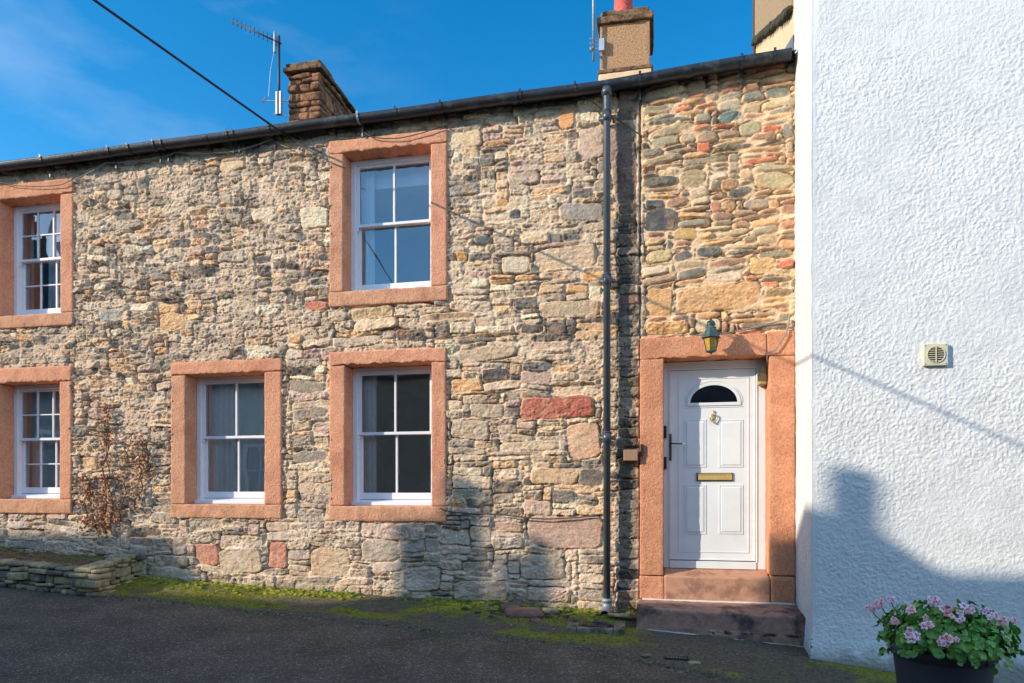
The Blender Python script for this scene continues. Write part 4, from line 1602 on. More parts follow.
# right: pebble-dashed stack with red pot
a = P(600, 25, 10.5)
b = P(650, 68, 10.5)
x0_, x1_, zt = a.x, b.x, a.z
mb = MB()
mb.rbox(x0_, x1_, 10.5, 11.35, 7.2, zt, .012, .004, .06, 220, maxn=20)
ch2 = part(mb, 'chimney', M['chim_render'], cottage, True)
ch2['label'] = 'square pebble dashed chimney with a red pot'
mb = MB()
mb.rbox(x0_ - .05, x1_ + .05, 10.44, 11.41, zt - .02, zt + .09, .02, .018, .04, 221, nf=8)
mb.rbox(x0_ + .0, x1_ - .0, 10.50, 11.35, zt + .08, zt + .21, .04, .02, .04, 222, nf=8)
part(mb, 'chimney_cap', M['chim_dark'], ch2, True)
mb = MB()
mb.rbox(x0_ - .04, x1_ + .04, 10.46, 11.39, b.z - .02, b.z + .05, .02, .012, .04, 223, nf=8)
part(mb, 'chimney_plinth', M['chim_dark'], ch2, True)
mb = MB()
c = P(623.5, 10, 10.92)
pot(mb, (c.x, 10.92, zt + .15), .155, .75)
part(mb, 'chimney_pot', M['pot_red'], ch2, True)
mb = MB()
mb.rbox(x0_ - .02, x1_ + .02, 10.47, 11.38, 7.2, b.z - .02, .01, .006, .05, 224)
part(mb, 'chimney_base', M['beige_render'], ch2, True)

# ------------------------------------------------------------------ aerials
mx_ = P(279, 100, 10.5).x
zt_ = P(279, 36, 10.5).z
zb_ = P(279, 115, 10.5).z
t = thing('tv_aerial', 'small rod aerial with short crossbars on the long stone chimney', 'aerial', (mx_, 10.5, zb_))
mb = MB()
mb.tube([(mx_, 10.5, zb_), (mx_, 10.5, zt_)], .022, 8)
part(mb, 'mast', M['aerial_dark'], t, True)
mb = MB()
zz = P(279, 45, 10.5).z
l_ = P(233, 22, 10.5)
p0 = Vector((mx_ + .06, 10.47, P(281, 45, 10.5).z))
p1 = Vector((l_.x, 10.47, l_.z))
mb.tube([p0, p1], .014, 6)
for i in range(11):
    q = p0.lerp(p1, .10 + .88 * i / 10)
    ln = .085 - .003 * i
    mb.tube([q - Vector((.0, .0, ln)), q + Vector((.0, .0, ln))], .0065, 5)
part(mb, 'boom', M['aerial_dark'], t, True)
mb = MB()
mb.rbox(mx_ - .085, mx_ - .045, 10.46, 10.50, zz - .14, zz + .22, .012, 0, .1)
part(mb, 'dipole_box', M['galv'], t, True)
mb = MB()
bz = P(279, 98, 10.5).z
mb.tube([(mx_ - .28, 10.5, bz - .02), (cx0 + .02, 10.62, bz)], .013, 6)
mb.box(mx_ - .05, mx_ - .015, 10.47, 10.53, bz - .28, bz + .10)
mb.box(mx_ + .015, mx_ + .05, 10.47, 10.53, bz - .28, bz + .10)
mb.tube([(mx_ - .12, 10.5, bz - .26), (cx0 + .02, 10.62, bz - .26)], .011, 6)
mb.tube([(mx_ - .28, 10.45, bz - .06), (mx_ - .28, 10.55, bz + .06)], .02, 6)
part(mb, 'bracket', M['alu'], t)
mb = MB()
mb.tube([(mx_ - .06, 10.46, zz - .1), (mx_ - .13, 10.45, (zz + bz) / 2), (mx_ - .17, 10.46, bz + .02)], .004, 5)
part(mb, 'cable', M['galv'], t)

mx_ = P(593.5, 30, 10.4).x
zb_ = P(593.5, 61, 10.4).z
t = thing('tv_aerial', 'tall thin aerial mast strapped to the pebble dashed chimney with red pot', 'aerial', (mx_, 10.4, zb_))
mb = MB()
mb.tube([(mx_, 10.4, zb_), (mx_, 10.4, zb_ + 2.1)], .02, 8)
part(mb, 'mast', M['galv'], t, True)
mb = MB()
bz = P(597, 46, 10.45).z
for dz in (-.07, .0, .07):
    mb.tube([(mx_ - .05, 10.36, bz + dz), (x0_ + .06, 10.49, bz + dz * .6)], .010, 6)
mb.box(mx_ + .08, mx_ + .16, 10.42, 10.47, bz - .09, bz + .09)
mb.box(mx_ - .05, mx_ - .03, 10.36, 10.44, bz - .10, bz - .06)
part(mb, 'bracket', M['alu'], t)
mb = MB()
zy = zb_ + 1.75
mb.tube([(mx_, 10.38, zy), (mx_ - 1.0, 10.38, zy + .1)], .012, 6)
for i in range(8):
    q = Vector((mx_ - .1 - .12 * i, 10.38, zy + .01 * i + .01))
    mb.tube([q - Vector((0, .0, .13)), q + Vector((0, 0, .13))], .006, 5)
part(mb, 'boom', M['alu'], t)

# ------------------------------------------------------------------ white house on the right
wh = thing('white_house', 'white roughcast house front filling the right of the view, standing proud of the stone cottage', 'house', (1.362, 6.37, 0))
step = 0.0065
xs = np.concatenate([np.arange(1.362, 3.4, step), np.arange(3.45, 8.0, .12)])
zs = np.concatenate([np.arange(-.35, 5.9, step), np.arange(5.95, 7.8, .12)])
X, Z = np.meshgrid(xs, zs)
g1 = fbm(X * 58, Z * 54, 131, 2, .6)
g2 = 1 - np.abs(fbm(X * 26 + .4 * g1, Z * 26, 133, 3, .6)) * 2
patch = .65 + .5 * sstep(-.3, .3, fbm(X * 1.1, Z * 1.4, 139, 4))
fine = fbm(X * 95, Z * 95, 135, 2)
H = (0.0040 * sstep(-.3, .5, g1) + .0020 * g2 + .0016 * fine) * patch + 0.014 * fbm(X * 1.1, Z * 1.3, 137, 3)
corner = sstep(1.362 + .01, 1.362 + .06, X)
H = H * (.25 + .75 * corner)
flare = 0.05 * sstep(.45, -.05, Z)
H = H + flare
bend = sstep(1.362, 1.40, X)
XX = X - (1 - bend) * flare * .9 * 0 - 0.0
YY = 6.37 - H + (1 - bend) * .0
XX = X + (0.006 * fbm(Z * 5, X * 0 + 1, 151, 3)) * (1 - bend)
o = grid_mesh('front_wall', xs, zs, np.stack([XX, YY, Z], -1), M['roughcast'])
o.parent = wh
o.location = -Vector(wh.location)
# left-facing return, smoother render
ys_ = np.arange(6.32, 7.16, .012)
ys_ = ys_[ys_ < 7.115]
Yg, Zg = np.meshgrid(ys_, zs)
Hr = 0.0035 * sstep(-.2, .5, fbm(Yg * 22, Zg * 24, 161, 3)) + .008 * fbm(Yg * 2, Zg * 1.6, 163, 3)
fl = sstep(6.30, 6.45, Yg)
Xr = 1.362 - Hr * fl + 0.006 * fbm(Zg * 5, Zg * 0 + 1, 151, 3) * (1 - fl) - 0.028 * sstep(.40, -.05, Zg)
Yr = np.where(Yg < 6.36, 6.372 - 0.05 * sstep(.45, -.05, Zg) - .003, Yg)
Xr = np.where(Yg < 6.33, 1.366 + 0.006 * fbm(Zg * 5, Zg * 0 + 1, 151, 3), Xr)
o = grid_mesh('side_wall', ys_, zs, np.stack([Xr, Yr, Zg], -1), M['roughcast'], flip=True)
o.parent = wh
o.location = -Vector(wh.location)
mb = MB()
mb.box(1.42, 8.0, 6.47, 9.70, -.3, 9.5)
mb.box(8.0, 8.05, 6.38, 9.70, -.3, 9.5)
mb.box(1.40, 8.05, 6.40, 6.46, 7.7, 9.5)
part(mb, 'inner_wall', M['beige_render'], wh)
mb = MB()
mb.add([(1.37, 6.2, 9.45), (8.1, 6.2, 9.45), (8.1, 8.1, 10.8), (1.37, 8.1, 10.8), (8.1, 9.9, 9.45), (1.37, 9.9, 9.45)],
       [(0, 1, 2, 3), (3, 2, 4, 5), (0, 3, 5), (1, 4, 2)])
part(mb, 'roof', M['slate'], wh)
# the part of the gable that rises over the cottage roof: beige render, roughcast above the old roof line
mb = MB()
mb.rbox(1.366, 1.50, 7.125, 9.72, 5.2, 9.45, .01, .004, .09, 240, maxn=44)
o = part(mb, 'gable_render', M['beige_render'], wh, True)


def onside(px, py, xx=1.366):
    """point on the gable plane x = xx seen at a photo pixel"""
    t_ = math.tan(math.atan((px - 512) / FPX) - YAW)
    return P(px, py, xx / t_)


e0 = onside(764, 35)
e1 = onside(793.5, 10)
mb = MB()
yA, zA, yB, zB = 9.66, e0.z - (e1.z - e0.z) / (e1.y - e0.y) * (e0.y - 9.66), e1.y, e1.z
mb.add([(1.345, yA, zA), (1.345, yB, zB), (1.345, yB, 9.44), (1.345, yA, 9.44), (1.3655, yA, zA), (1.3655, yB, zB), (1.3655, yB, 9.44), (1.3655, yA, 9.44)],
       [(0, 1, 2, 3), (0, 4, 5, 1), (1, 5, 6, 2), (0, 3, 7, 4), (3, 2, 6, 7)])
part(mb, 'roughcast_panel', M['beige_rough'], wh)
mb = MB()
rc_ = random.Random(3)
for i in range(22):
    f0, f1 = i / 22, (i + 1.15) / 22
    ya_, yb_ = yA + (yB - yA) * f0, yA + (yB - yA) * f1
    zc_ = zA + (zB - zA) * (f0 + f1) / 2
    hh_ = rc_.uniform(.02, .05)
    mb.rbox(1.30, 1.362, min(ya_, yb_), max(ya_, yb_), zc_ - hh_, zc_ + .02, .015, .014, .03, 250 + i, nf=14)
part(mb, 'string_course', M['moss_dark'], wh, True)
mb = MB()
mb.rbox(1.33, 1.37, 9.69, 9.76, 5.5, 9.6, .006, .003, .1, 260)
part(mb, 'corner_trim', M['twig'], wh)
mb = MB()
f0 = onside(779, 50, 1.36)
f1 = onside(794, 34, 1.36)
mb.add([(1.355, f0.y, f0.z - .1), (1.355, f1.y, f0.z - .9), (1.355, f1.y, f1.z), (1.363, f0.y, f0.z - .1), (1.363, f1.y, f0.z - .9), (1.363, f1.y, f1.z)],
       [(0, 1, 2), (0, 2, 5, 3)])
part(mb, 'lead_flashing', M['lead'], wh)
# mortar fillet where steps and render meet
mb = MB()
mb.tube([(1.36, 6.60, .13), (1.375, 6.45, .02), (1.40, 6.34, -.02)], [.02, .03, .025], 8)
part(mb, 'base_fillet', M['white_mortar'], wh, True)

# ------------------------------------------------------------------ wall vent
c = P(935, 355, 6.355)
t = thing('wall_vent', 'small square cream vent with round louvred grille on the white wall', 'vent', (c.x, 6.355, c.z))
hw = .094
mb = MB()
mb.rbox(c.x - hw, c.x + hw, 6.335, 6.368, c.z - hw * .98, c.z + hw * .98, .006, 0, .2)
part(mb, 'plate', M['vent'], t)
mb = MB()
mb.tube([(c.x, 6.3345, c.z), (c.x, 6.3338, c.z)], .066, 28)
part(mb, 'opening', M['vent_dark'], t)
mb = MB()
for i in range(-3, 4):
    zz = c.z + i * .018
    w = math.sqrt(max(0, .066 ** 2 - (i * .018) ** 2))
    mb.add([(c.x - w, 6.333, zz + .004), (c.x + w, 6.333, zz + .004), (c.x + w, 6.329, zz - .001), (c.x - w, 6.329, zz - .001)], [(0, 1, 2, 3)])
mb.box(c.x - .003, c.x + .003, 6.324, 6.3335, c.z - .064, c.z + .064)
ring = [(c.x + .068 * math.cos(6.2832 * k / 28), 6.331, c.z + .068 * math.sin(6.2832 * k / 28)) for k in range(29)]
mb.tube(ring, .004, 6)
part(mb, 'grille', M['vent'], t)
mb = MB()
for sx in (-1, 1):
    for sz in (-1, 1):
        mb = MB()
        mb.tube([(c.x + sx * .078, 6.336, c.z + sz * .078), (c.x + sx * .078, 6.3335, c.z + sz * .078)], .005, 6)
        part(mb, 'screw', M['handle'], t)


# ------------------------------------------------------------------ wall lantern over the door
D_ = 6.87
c = P(711, 336, D_)
t = thing('wall_lantern', 'small verdigris lantern with amber glass on the lintel above the front door', 'lantern', (c.x, D_, c.z))
zt_ = P(711, 318, D_).z
z_roof = P(711, 337, D_).z
z_bot = P(711, 354, D_).z
s_ = zt_ - z_bot
cc = (c.x, D_, 0)
mb = MB()
mb.lathe([(.004, zt_ + .005), (.013, zt_ - .004), (.013, zt_ - .012), (.006, zt_ - .02), (.030, zt_ - .03), (.040, zt_ - .05), (.042, zt_ - .07),
          (.034, zt_ - .072), (.036, zt_ - .085), (.050, zt_ - .092), (.052, zt_ - .10)], cc, 16)
mb.lathe([(.052, zt_ - .10), (.062, zt_ - .125), (.085, z_roof + .008), (.098, z_roof - .004), (.098, z_roof - .010), (.080, z_roof - .008)], cc, 6, .3)
part(mb, 'lantern_cap', M['verdigris'], t)
mb = MB()
mb.lathe([(.072, z_roof - .010), (.044, z_bot + .03)], cc, 6, .3)
part(mb, 'lantern_glass', M['amber'], t)
mb = MB()
for k in range(6):
    a = .3 + 2 * math.pi * k / 6
    mb.tube([(c.x + .077 * math.cos(a), D_ + .077 * math.sin(a), z_roof - .008), (c.x + .047 * math.cos(a), D_ + .047 * math.sin(a), z_bot + .028)], .0045, 5)
mb.lathe([(.050, z_bot + .032), (.050, z_bot + .022), (.030, z_bot + .014), (.012, z_bot + .010), (.012, z_bot + .002), (.004, z_bot - .006)], cc, 12)
part(mb, 'cage', M['verdigris'], t)
mb = MB()
mb.tube([(c.x, D_, zt_ - .03), (c.x + .0, D_ + .05, zt_ + .0), (c.x, D_ + .11, zt_ - .005), (c.x, D_ + .16, zt_ - .05), (c.x, 7.06, zt_ - .09)], .009, 8)
mb.lathe([(.001, -.05), (.03, -.045), (.035, 0), (.03, .045), (.001, .05)], (c.x, 7.05, zt_ - .09), 10)
part(mb, 'bracket', M['verdigris'], t, True)

# small fittings
c = P(631, 455.5, 7.04)
t = tag(MB().rbox(c.x - .075, c.x + .07, 7.0, 7.09, c.z - .055, c.z + .058, .008, .001, .1).build('junction_box', M['box_tan']),
        'small tan square box fixed beside the left side of the doorway, behind the downpipe', 'box')
mb = MB()
c = P(641.5, 450, 7.03)
mb.rbox(c.x - .012, c.x + .016, 7.025, 7.058, c.z - .06, c.z + .06, .006, 0, .1)
tag(mb.build('bell_push', M['black']), 'narrow black bell push on the left doorway stone', 'bell push')
c = P(764.5, 379, 7.22)
mb = MB()
mb.rbox(ix1 - .085, ix1 - .004, 7.16, 7.265, c.z - .065, c.z + .05, .016, .003, .03, 301)
mb.rbox(ix1 - .065, ix1 - .004, 7.18, 7.265, c.z + .045, c.z + .115, .012, .003, .03, 302)
tag(mb.build('junction_box', M['box_yellow']), 'weathered yellowish box in the top right corner of the door recess', 'box')

# ------------------------------------------------------------------ cables


def cable(name, pts, r, m, label, cat='cable', sag=0.0, group=None):
    P0 = [Vector(p) for p in pts]
    out = []
    for i in range(len(P0) - 1):
        n_ = 8
        for k in range(n_):
            t_ = k / n_
            q = P0[i].lerp(P0[i + 1], t_)
            q.z -= sag * 4 * t_ * (1 - t_)
            out.append(q)
    out.append(P0[-1])
    mb = MB()
    mb.tube(out, r, 6)
    o = mb.build(name, m, None, True)
    tag(o, label, cat, group)
    return o


# service cable: leaves the wall under the gutter and crosses the road
A0 = P(291, 139, 7.06)
dirc = Vector((-.281, -1, .09))
pole_y = -3.6
end = A0 + dirc * (7.06 - pole_y)
pts = []
for i in range(33):
    t_ = i / 32
    q = A0.lerp(end, t_)
    q.z -= 0.05 * 4 * t_ * (1 - t_)
    pts.append(q)
mb = MB()
mb.tube(pts, .012, 8)
tag(mb.build('overhead_cable', M['black_wire'], None, True), 'black overhead cable slanting down across the sky to the wall under the gutter', 'cable')
pl = MB()
pl.tube([(end.x, end.y, gz(end.x, end.y) - .5), (end.x, end.y, end.z + .4)], [.12, .08], 12)
pole = thing('utility_pole', 'wooden pole across the road carrying the overhead cable', 'pole', (end.x, end.y, gz(end.x, end.y)))
part(pl, 'post', M['twig'], pole, True)

# thin wires draped below the gutter
def wpt(px, py, D=7.045):
    q = P(px, py, D)
    return (q.x, q.y, q.z)


cable('phone_wire', [wpt(75, 179), wpt(105, 163), wpt(160, 157), wpt(175, 152), wpt(230, 152), wpt(272, 139), wpt(290, 148)], .006, M['grey_wire'],
      'thin grey wire looping under the gutter left of the overhead cable', sag=.015)
cable('phone_wire', [wpt(293, 141), wpt(330, 162), wpt(345, 168, 7.04)], .006, M['brown_wire'],
      'short dark wire slanting from the overhead cable fixing to the upper window surround')
cable('phone_wire', [wpt(0, 182, 7.03), wpt(22, 186, 7.03), wpt(60, 185, 7.03), wpt(74, 178, 7.03)], .005, M['black_wire'],
      'thin black wire drooping over the far left upper window', sag=.01)
cable('phone_wire', [wpt(357, 127), wpt(372, 137, 7.03), wpt(400, 138, 7.03), wpt(440, 127, 7.03)], .006, M['brown_wire'],
      'thin wire draped over the top of the upper middle window surround', sag=.01)
cable('phone_wire', [wpt(440, 508, 7.03), wpt(452, 512), wpt(500, 514), wpt(545, 519), wpt(600, 515, 7.05)], .007, M['brown_wire'],
      'thin wire running low along the stone wall to the downpipe', sag=.008)
cable('phone_wire', [wpt(570, 88, 6.95), wpt(595, 104, 7.03), wpt(640, 135), wpt(642, 138)], .006, M['black_wire'],
      'short black wire crossing behind the top of the downpipe')
cable('phone_wire', [wpt(735, 332, 7.05), wpt(760, 326, 7.06), wpt(790, 318, 7.05), wpt(786, 334, 7.03), wpt(775, 350, 7.03), wpt(767, 353, 7.04), wpt(768, 372, 7.20)], .007,
      M['grey_wire'], 'grey wire running from the lantern over the right end of the lintel')

# ------------------------------------------------------------------ raised stone bed, left
bed = thing('stone_planter', 'low raised bed of mossy dry stone against the cottage wall', 'raised bed', (-7.2, 6.7, .3))
rp = random.Random(31)


def stonewall(mb, p0, p1, h, thick, seed):
    rq = random.Random(seed)
    d = Vector((p1[0] - p0[0], p1[1] - p0[1], 0))
    L_ = d.length
    d.normalize()
    ang = math.atan2(d.y, d.x)
    rot = Matrix.Rotation(ang, 3, 'Z')
    zt = 0
    while zt < h - .02:
        ch = rq.choice((.045, .06, .07, .09, .11))
        ch = min(ch, h - zt + .01)
        s = -rq.uniform(0, .08)
        while s < L_:
            w = rq.uniform(.07, .26)
            x = p0[0] + d.x * (s + w / 2)
            y = p0[1] + d.y * (s + w / 2)
            base = gz(x, y) - .02
            jitter = rq.uniform(-.03, .03)
            tilt = rq.uniform(-.10, .10)
            rr_ = rot @ Matrix.Rotation(tilt, 3, 'Y') @ Matrix.Rotation(rq.uniform(-.06, .06), 3, 'Z')
            n_ = Vector((-d.y, d.x, 0))
            cx_, cy_ = x + n_.x * (thick / 2 + jitter), y + n_.y * (thick / 2 + jitter)
            mb.cur = rq.choice((0, 0, 1)) if seed != 2 else rq.choice((1, 1, 0))
            mb.rbox(cx_ - w / 2 + .004, cx_ + w / 2 - .004, cy_ - thick / 2, cy_ + thick / 2, base + zt + .003, base + zt + ch - .002, .018, .012, .05,
                    rq.randint(0, 400), nf=10, rot=rr_, maxn=8)
            s += w
        zt += ch
    mb.cur = 0


mb = MB()
stonewall(mb, (-9.5, 6.30), (-5.95, 6.30), .29, .22, 1)
part(mb, 'front_wall', [M['stone_grey'], M['stone_buff']], bed, True)
mb = MB()
stonewall(mb, (-5.95, 6.33), (-5.95, 7.06), .31, .22, 2)
# coping stones with moss
part(mb, 'side_wall', [M['stone_grey'], M['stone_buff']], bed, True)
mb = MB()
xs = np.arange(-9.5, -6.05, .05)
ys = np.arange(6.45, 7.12, .05)
X, Y = np.meshgrid(xs, ys)
Zs = ground_z(X, Y) + .19 + .03 * (Y - 6.3) + .05 * fbm(X * 4, Y * 4, 171, 4)
o = grid_mesh('soil', xs, ys, np.stack([X, Y, Zs], -1), M['bed_top'], parent=bed)
o.location = -Vector(bed.location)
# dead stalks and leaf litter in the bed
mb = MB()
for i in range(900):
    x = rp.uniform(-9.0, -6.1)
    y = rp.uniform(6.45, 7.05)
    z = gz(x, y) + .175 + .03 * (y - 6.3)
    a = rp.uniform(0, 6.28)
    l_ = rp.uniform(.04, .16)
    up = rp.uniform(.0, .045)
    mb.tube([(x, y, z), (x + math.cos(a) * l_ * .5, y + math.sin(a) * l_ * .5, z + up), (x + math.cos(a) * l_, y + math.sin(a) * l_, z + up * .8)], .003, 4)
part(mb, 'dead_stalks', M['stalk'], bed)['kind'] = 'stuff'

# loose stones fallen round the foot of the raised bed
mb = MB()


def loose(x, y, s, m, name, label, cat='stone', group=None, sq=(.9, .7, .45), rot=None, z=None):
    mb = MB()
    zz = gz(x, y) if z is None else z
    rt = Matrix.Rotation(rot if rot is not None else rp.uniform(0, 3), 3, 'Z')
    mb.rbox(-s * sq[0], s * sq[0], -s * sq[1], s * sq[1], -s * sq[2] * .6, s * sq[2], s * .25, s * .16, s * .25, rp.randint(0, 500), nf=2.2 / s / 4, rot=rt, maxn=12)
    o = mb.build(name, m, None, True)
    o.location = (x, y, zz)
    tag(o, label, cat, group)
    return o


G = 'loose stones lying at the foot of the cottage wall'
loose(-7.35, 6.18, .08, M['stone_grey'], 'loose_stone', 'small grey stone fallen on the road edge before the far left of the raised bed', group=G)
loose(-5.62, 6.98, .06, M['stone_red'], 'loose_stone', 'brown stone at the wall foot just right of the raised bed', group=G)
loose(-5.45, 6.94, .045, M['soil'], 'loose_stone', 'small dark clod beside the raised bed', group=G)
q = P(528, 613, 6.85)
loose(-1.28, 6.80, .17, M['stone_red'], 'loose_stone', 'largest flat reddish stone in the rubble heap below the two-lobed shadow', group=G, sq=(1.1, .8, .28), rot=.3)
loose(-1.45, 6.95, .12, M['stone_red'], 'loose_stone', 'upright reddish stone at the back of the rubble heap', group=G)
loose(-1.02, 6.92, .09, M['stone_grey'], 'loose_stone', 'grey stone at the right end of the rubble heap', group=G)
loose(-1.68, 6.88, .065, M['stone_grey'], 'loose_stone', 'small grey stone left of the rubble heap', group=G)
loose(-1.12, 6.62, .07, M['stone_red'], 'loose_stone', 'small reddish stone in front of the rubble heap', group=G)
mb = MB()
for i in range(150):
    x, y = rp.gauss(-1.35, .24), min(7.02, rp.gauss(6.86, .12))
    s = rp.uniform(.010, .032)
    mb.rbox(x - s, x + s, y - s * .8, y + s * .8, gz(x, y) - .01, gz(x, y) + s * 1.0, s * .3, s * .2, s, i, nf=20, maxn=3)
tag(mb.build('soil_debris', M['debris'], None, True), 'heap of dark earth and chips around the fallen stones', 'debris', None, 'stuff')
# fallen leaves and crumbs blown against the foot of the wall
mb = MB()
for i in range(420):
    x = rp.uniform(-5.9, -.2)
    y = 7.06 - abs(rp.gauss(0, .06))
    if rp.random() < .25:
        y = rp.uniform(6.3, 7.0)
    q_ = Vector((x, y, gz(x, y) + .008))
    a_ = rp.uniform(0, 6.28)
    l_ = rp.uniform(.008, .026)
    d_ = Vector((math.cos(a_), math.sin(a_), rp.uniform(-.1, .5))) * l_
    n_ = Vector((-math.sin(a_), math.cos(a_), rp.uniform(-.3, .5))) * l_ * .45
    mb.add([q_ - d_, q_ + n_, q_ + d_, q_ - n_], [(0, 1, 2, 3)])
tag(mb.build('leaf_litter', M['dry_leaf']), 'small dead leaves and crumbs along the foot of the stone wall', 'leaf litter', None, 'stuff')

# gravel chips and grit scattered on the verge edge
mb = MB()
for i in range(330):
    x = rp.uniform(-6, 1.6)
    e = float(np.interp(x, EX, EY))
    y = e + rp.gauss(.0, .05) if rp.random() < .7 else rp.uniform(e - .5, 6.6)
    s = rp.uniform(.004, .012)
    mb.rbox(x - s, x + s, y - s * .8, y + s * .8, gz(x, y) - .018, gz(x, y) - .006 + s, s * .4, s * .2, s * 2, i, nf=20, maxn=3)
for i in range(150):
    x = rp.uniform(-5, 1.5)
    y = rp.uniform(3.9, 6.2)
    s = rp.uniform(.003, .007)
    z0_ = gz(x, y) - .014
    mb.rbox(x - s, x + s, y - s * .8, y + s * .8, z0_ - .004, z0_ + s, s * .4, s * .2, s * 2, i, nf=20, maxn=3)
tag(mb.build('gravel', M['concrete_old'], None, True), 'grit and small chips along the edge of the asphalt', 'gravel', None, 'stuff')

# drain gully by the downpipe
dg = thing('drain_gully', 'old concrete drain surround on the ground under the downpipe', 'drain', (-.58, 6.62, gz(-.58, 6.62)))
z_ = gz(-.58, 6.6)
mb = MB()
for (a, b, c_, d) in ((-.80, -.70, 6.38, 6.84), (-.36, -.26, 6.38, 6.84), (-.70, -.36, 6.38, 6.46), (-.70, -.36, 6.78, 6.86)):
    mb.rbox(a, b, c_, d, z_ - .06, z_ + .03, .012, .008, .03, 320 + int(a * 10), nf=14)
part(mb, 'kerb', M['concrete_old'], dg, True)
mb = MB()
mb.box(-.71, -.35, 6.45, 6.79, z_ - .03, z_ + .012)
part(mb, 'basin', M['soil'], dg)
mb = MB()
ring = [(-.53 + .12 * math.cos(6.2832 * k / 20), 6.62 + .10 * math.sin(6.2832 * k / 20), z_ + .015) for k in range(21)]
mb.tube(ring, .018, 7)
for k in range(-3, 4):
    mb.tube([(-.53 + k * .03, 6.54, z_ + .014), (-.53 + k * .03, 6.70, z_ + .014)], .007, 5)
part(mb, 'grate', M['iron'], dg)
# spilled pale board/leaf by the pipe foot
mb = MB()
mb.rbox(-.44, -.16, 6.80, 6.89, .235, .262, .008, .004, .04, 340)
tag(mb.build('stone_slip', M['stone_buff'], None, True), 'pale flat sliver of stone between the drain and the lower step', 'stone')
ol = thing('fallen_leaf', 'bright orange fallen leaf beside the left end of the lower step', 'leaf', (-.21, 6.80, .27))
mb = MB()
for (a, l_) in ((0, .06), (.9, .05), (-.9, .05), (1.8, .035), (-1.8, .035)):
    d = Vector((math.cos(a + .4), math.sin(a + .4), 0))
    n_ = Vector((-d.y, d.x, 0))
    c0 = Vector((-.21, 6.80, .272))
    mb.add([c0, c0 + d * l_ * .5 + n_ * .015 + Vector((0, 0, .012)), c0 + d * l_ + Vector((0, 0, .02)), c0 + d * l_ * .5 - n_ * .015 + Vector((0, 0, .004))], [(0, 1, 2, 3)])
part(mb, 'blade', M['orange_leaf'], ol)
mb = MB()
mb.tube([(-.21, 6.80, .272), (-.25, 6.78, .268)], .002, 4)
part(mb, 'stalk', M['dry_leaf'], ol)

# small iron grid and pale cobble in the apron
z_ = gz(.17, 5.95)
g_ = P(672, 660, 6.0)
gx_, gy_ = .20, 5.98
t = thing('iron_grid', 'small rusty iron grid set in the apron in front of the lower step', 'grating', (gx_, gy_, gz(gx_, gy_)))
mb = MB()
zg = gz(gx_, gy_) + .004
for (a, b, c_, d) in ((-.10, .10, -.05, -.04), (-.10, .10, .04, .05), (-.10, -.09, -.04, .04), (.09, .10, -.04, .04)):
    mb.box(gx_ + a, gx_ + b, gy_ + c_, gy_ + d, zg - .02, zg + .008)
part(mb, 'rim', M['iron'], t)
mb = MB()
for k in range(7):
    mb.box(gx_ - .08 + k * .025, gx_ - .07 + k * .025, gy_ - .04, gy_ + .04, zg - .02, zg + .006)
part(mb, 'bars', M['stone_red'], t)
loose(.34, 5.90, .05, M['stone_buff'], 'loose_stone', 'pale cobble beside the small iron grid', group=G, sq=(1, .7, .25))
loose(-.05, 5.98, .045, M['concrete_old'], 'loose_stone', 'dull cobble left of the small iron grid', group=G, sq=(1, .7, .25))

# ------------------------------------------------------------------ dried climber on the wall
cl = thing('dried_climber', 'dried russet climbing plant clinging to the wall between the left windows', 'climbing plant', (-6.35, 7.05, .6))
sm = MB()
lf = MB()
rc = random.Random(17)


def leafquad(mb, p, s, rnd):
    a = Vector((rnd.uniform(-1, 1), rnd.uniform(-1, .4), rnd.uniform(-1, 1))).normalized()
    b = a.cross(Vector((rnd.uniform(-1, 1), rnd.uniform(-1, 1), rnd.uniform(-1, 1)))).normalized()
    n_ = a.cross(b) * .25
    mb.add([p, p + a * s * .5 + b * s * .35 + n_ * s, p + a * s, p + a * s * .5 - b * s * .35 + n_ * s], [(0, 1, 2, 3)])


for px0, py0, hgt, lean, dens in ((104, 520, 118, 4, 1.0), (112, 528, 100, -4, .9), (122, 522, 88, 10, .7), (132, 510, 70, 14, .6), (96, 530, 55, -8, .8),
                                  (140, 500, 46, 6, .5), (104, 534, 60, 2, .9), (86, 528, 40, -2, .5), (150, 470, 36, -6, .3)):
    pts = []
    n_ = 9
    for i in range(n_ + 1):
        t_ = i / n_
        q = P(px0 + lean * t_ + rc.uniform(-3, 3), py0 - hgt * t_, 7.055)
        pts.append(Vector((q.x, 7.045 + rc.uniform(-.01, .01), q.z)))
    sm.tube(pts, [.009 * (1 - .6 * i / n_) for i in range(n_ + 1)], 5)
    for i in range(n_):
        for k in range(int((20 if i > 5 or i < 2 else 12) * dens)):
            q = pts[i].lerp(pts[i + 1], rc.random())
            off = Vector((rc.gauss(0, .06), -abs(rc.gauss(0, .018)) - .005, rc.gauss(0, .05)))
            if rc.random() < .35:
                sm.tube([q, q + off * .5 + Vector((0, 0, .01)), q + off], .0022, 4)
            if rc.random() < (.75 if (i > 5 or i < 2) else .5):
                leafquad(lf, q + off, rc.uniform(.022, .055), rc)
part(sm, 'stems', M['twig'], cl)
part(lf, 'leaves', M['dry_leaf'], cl)
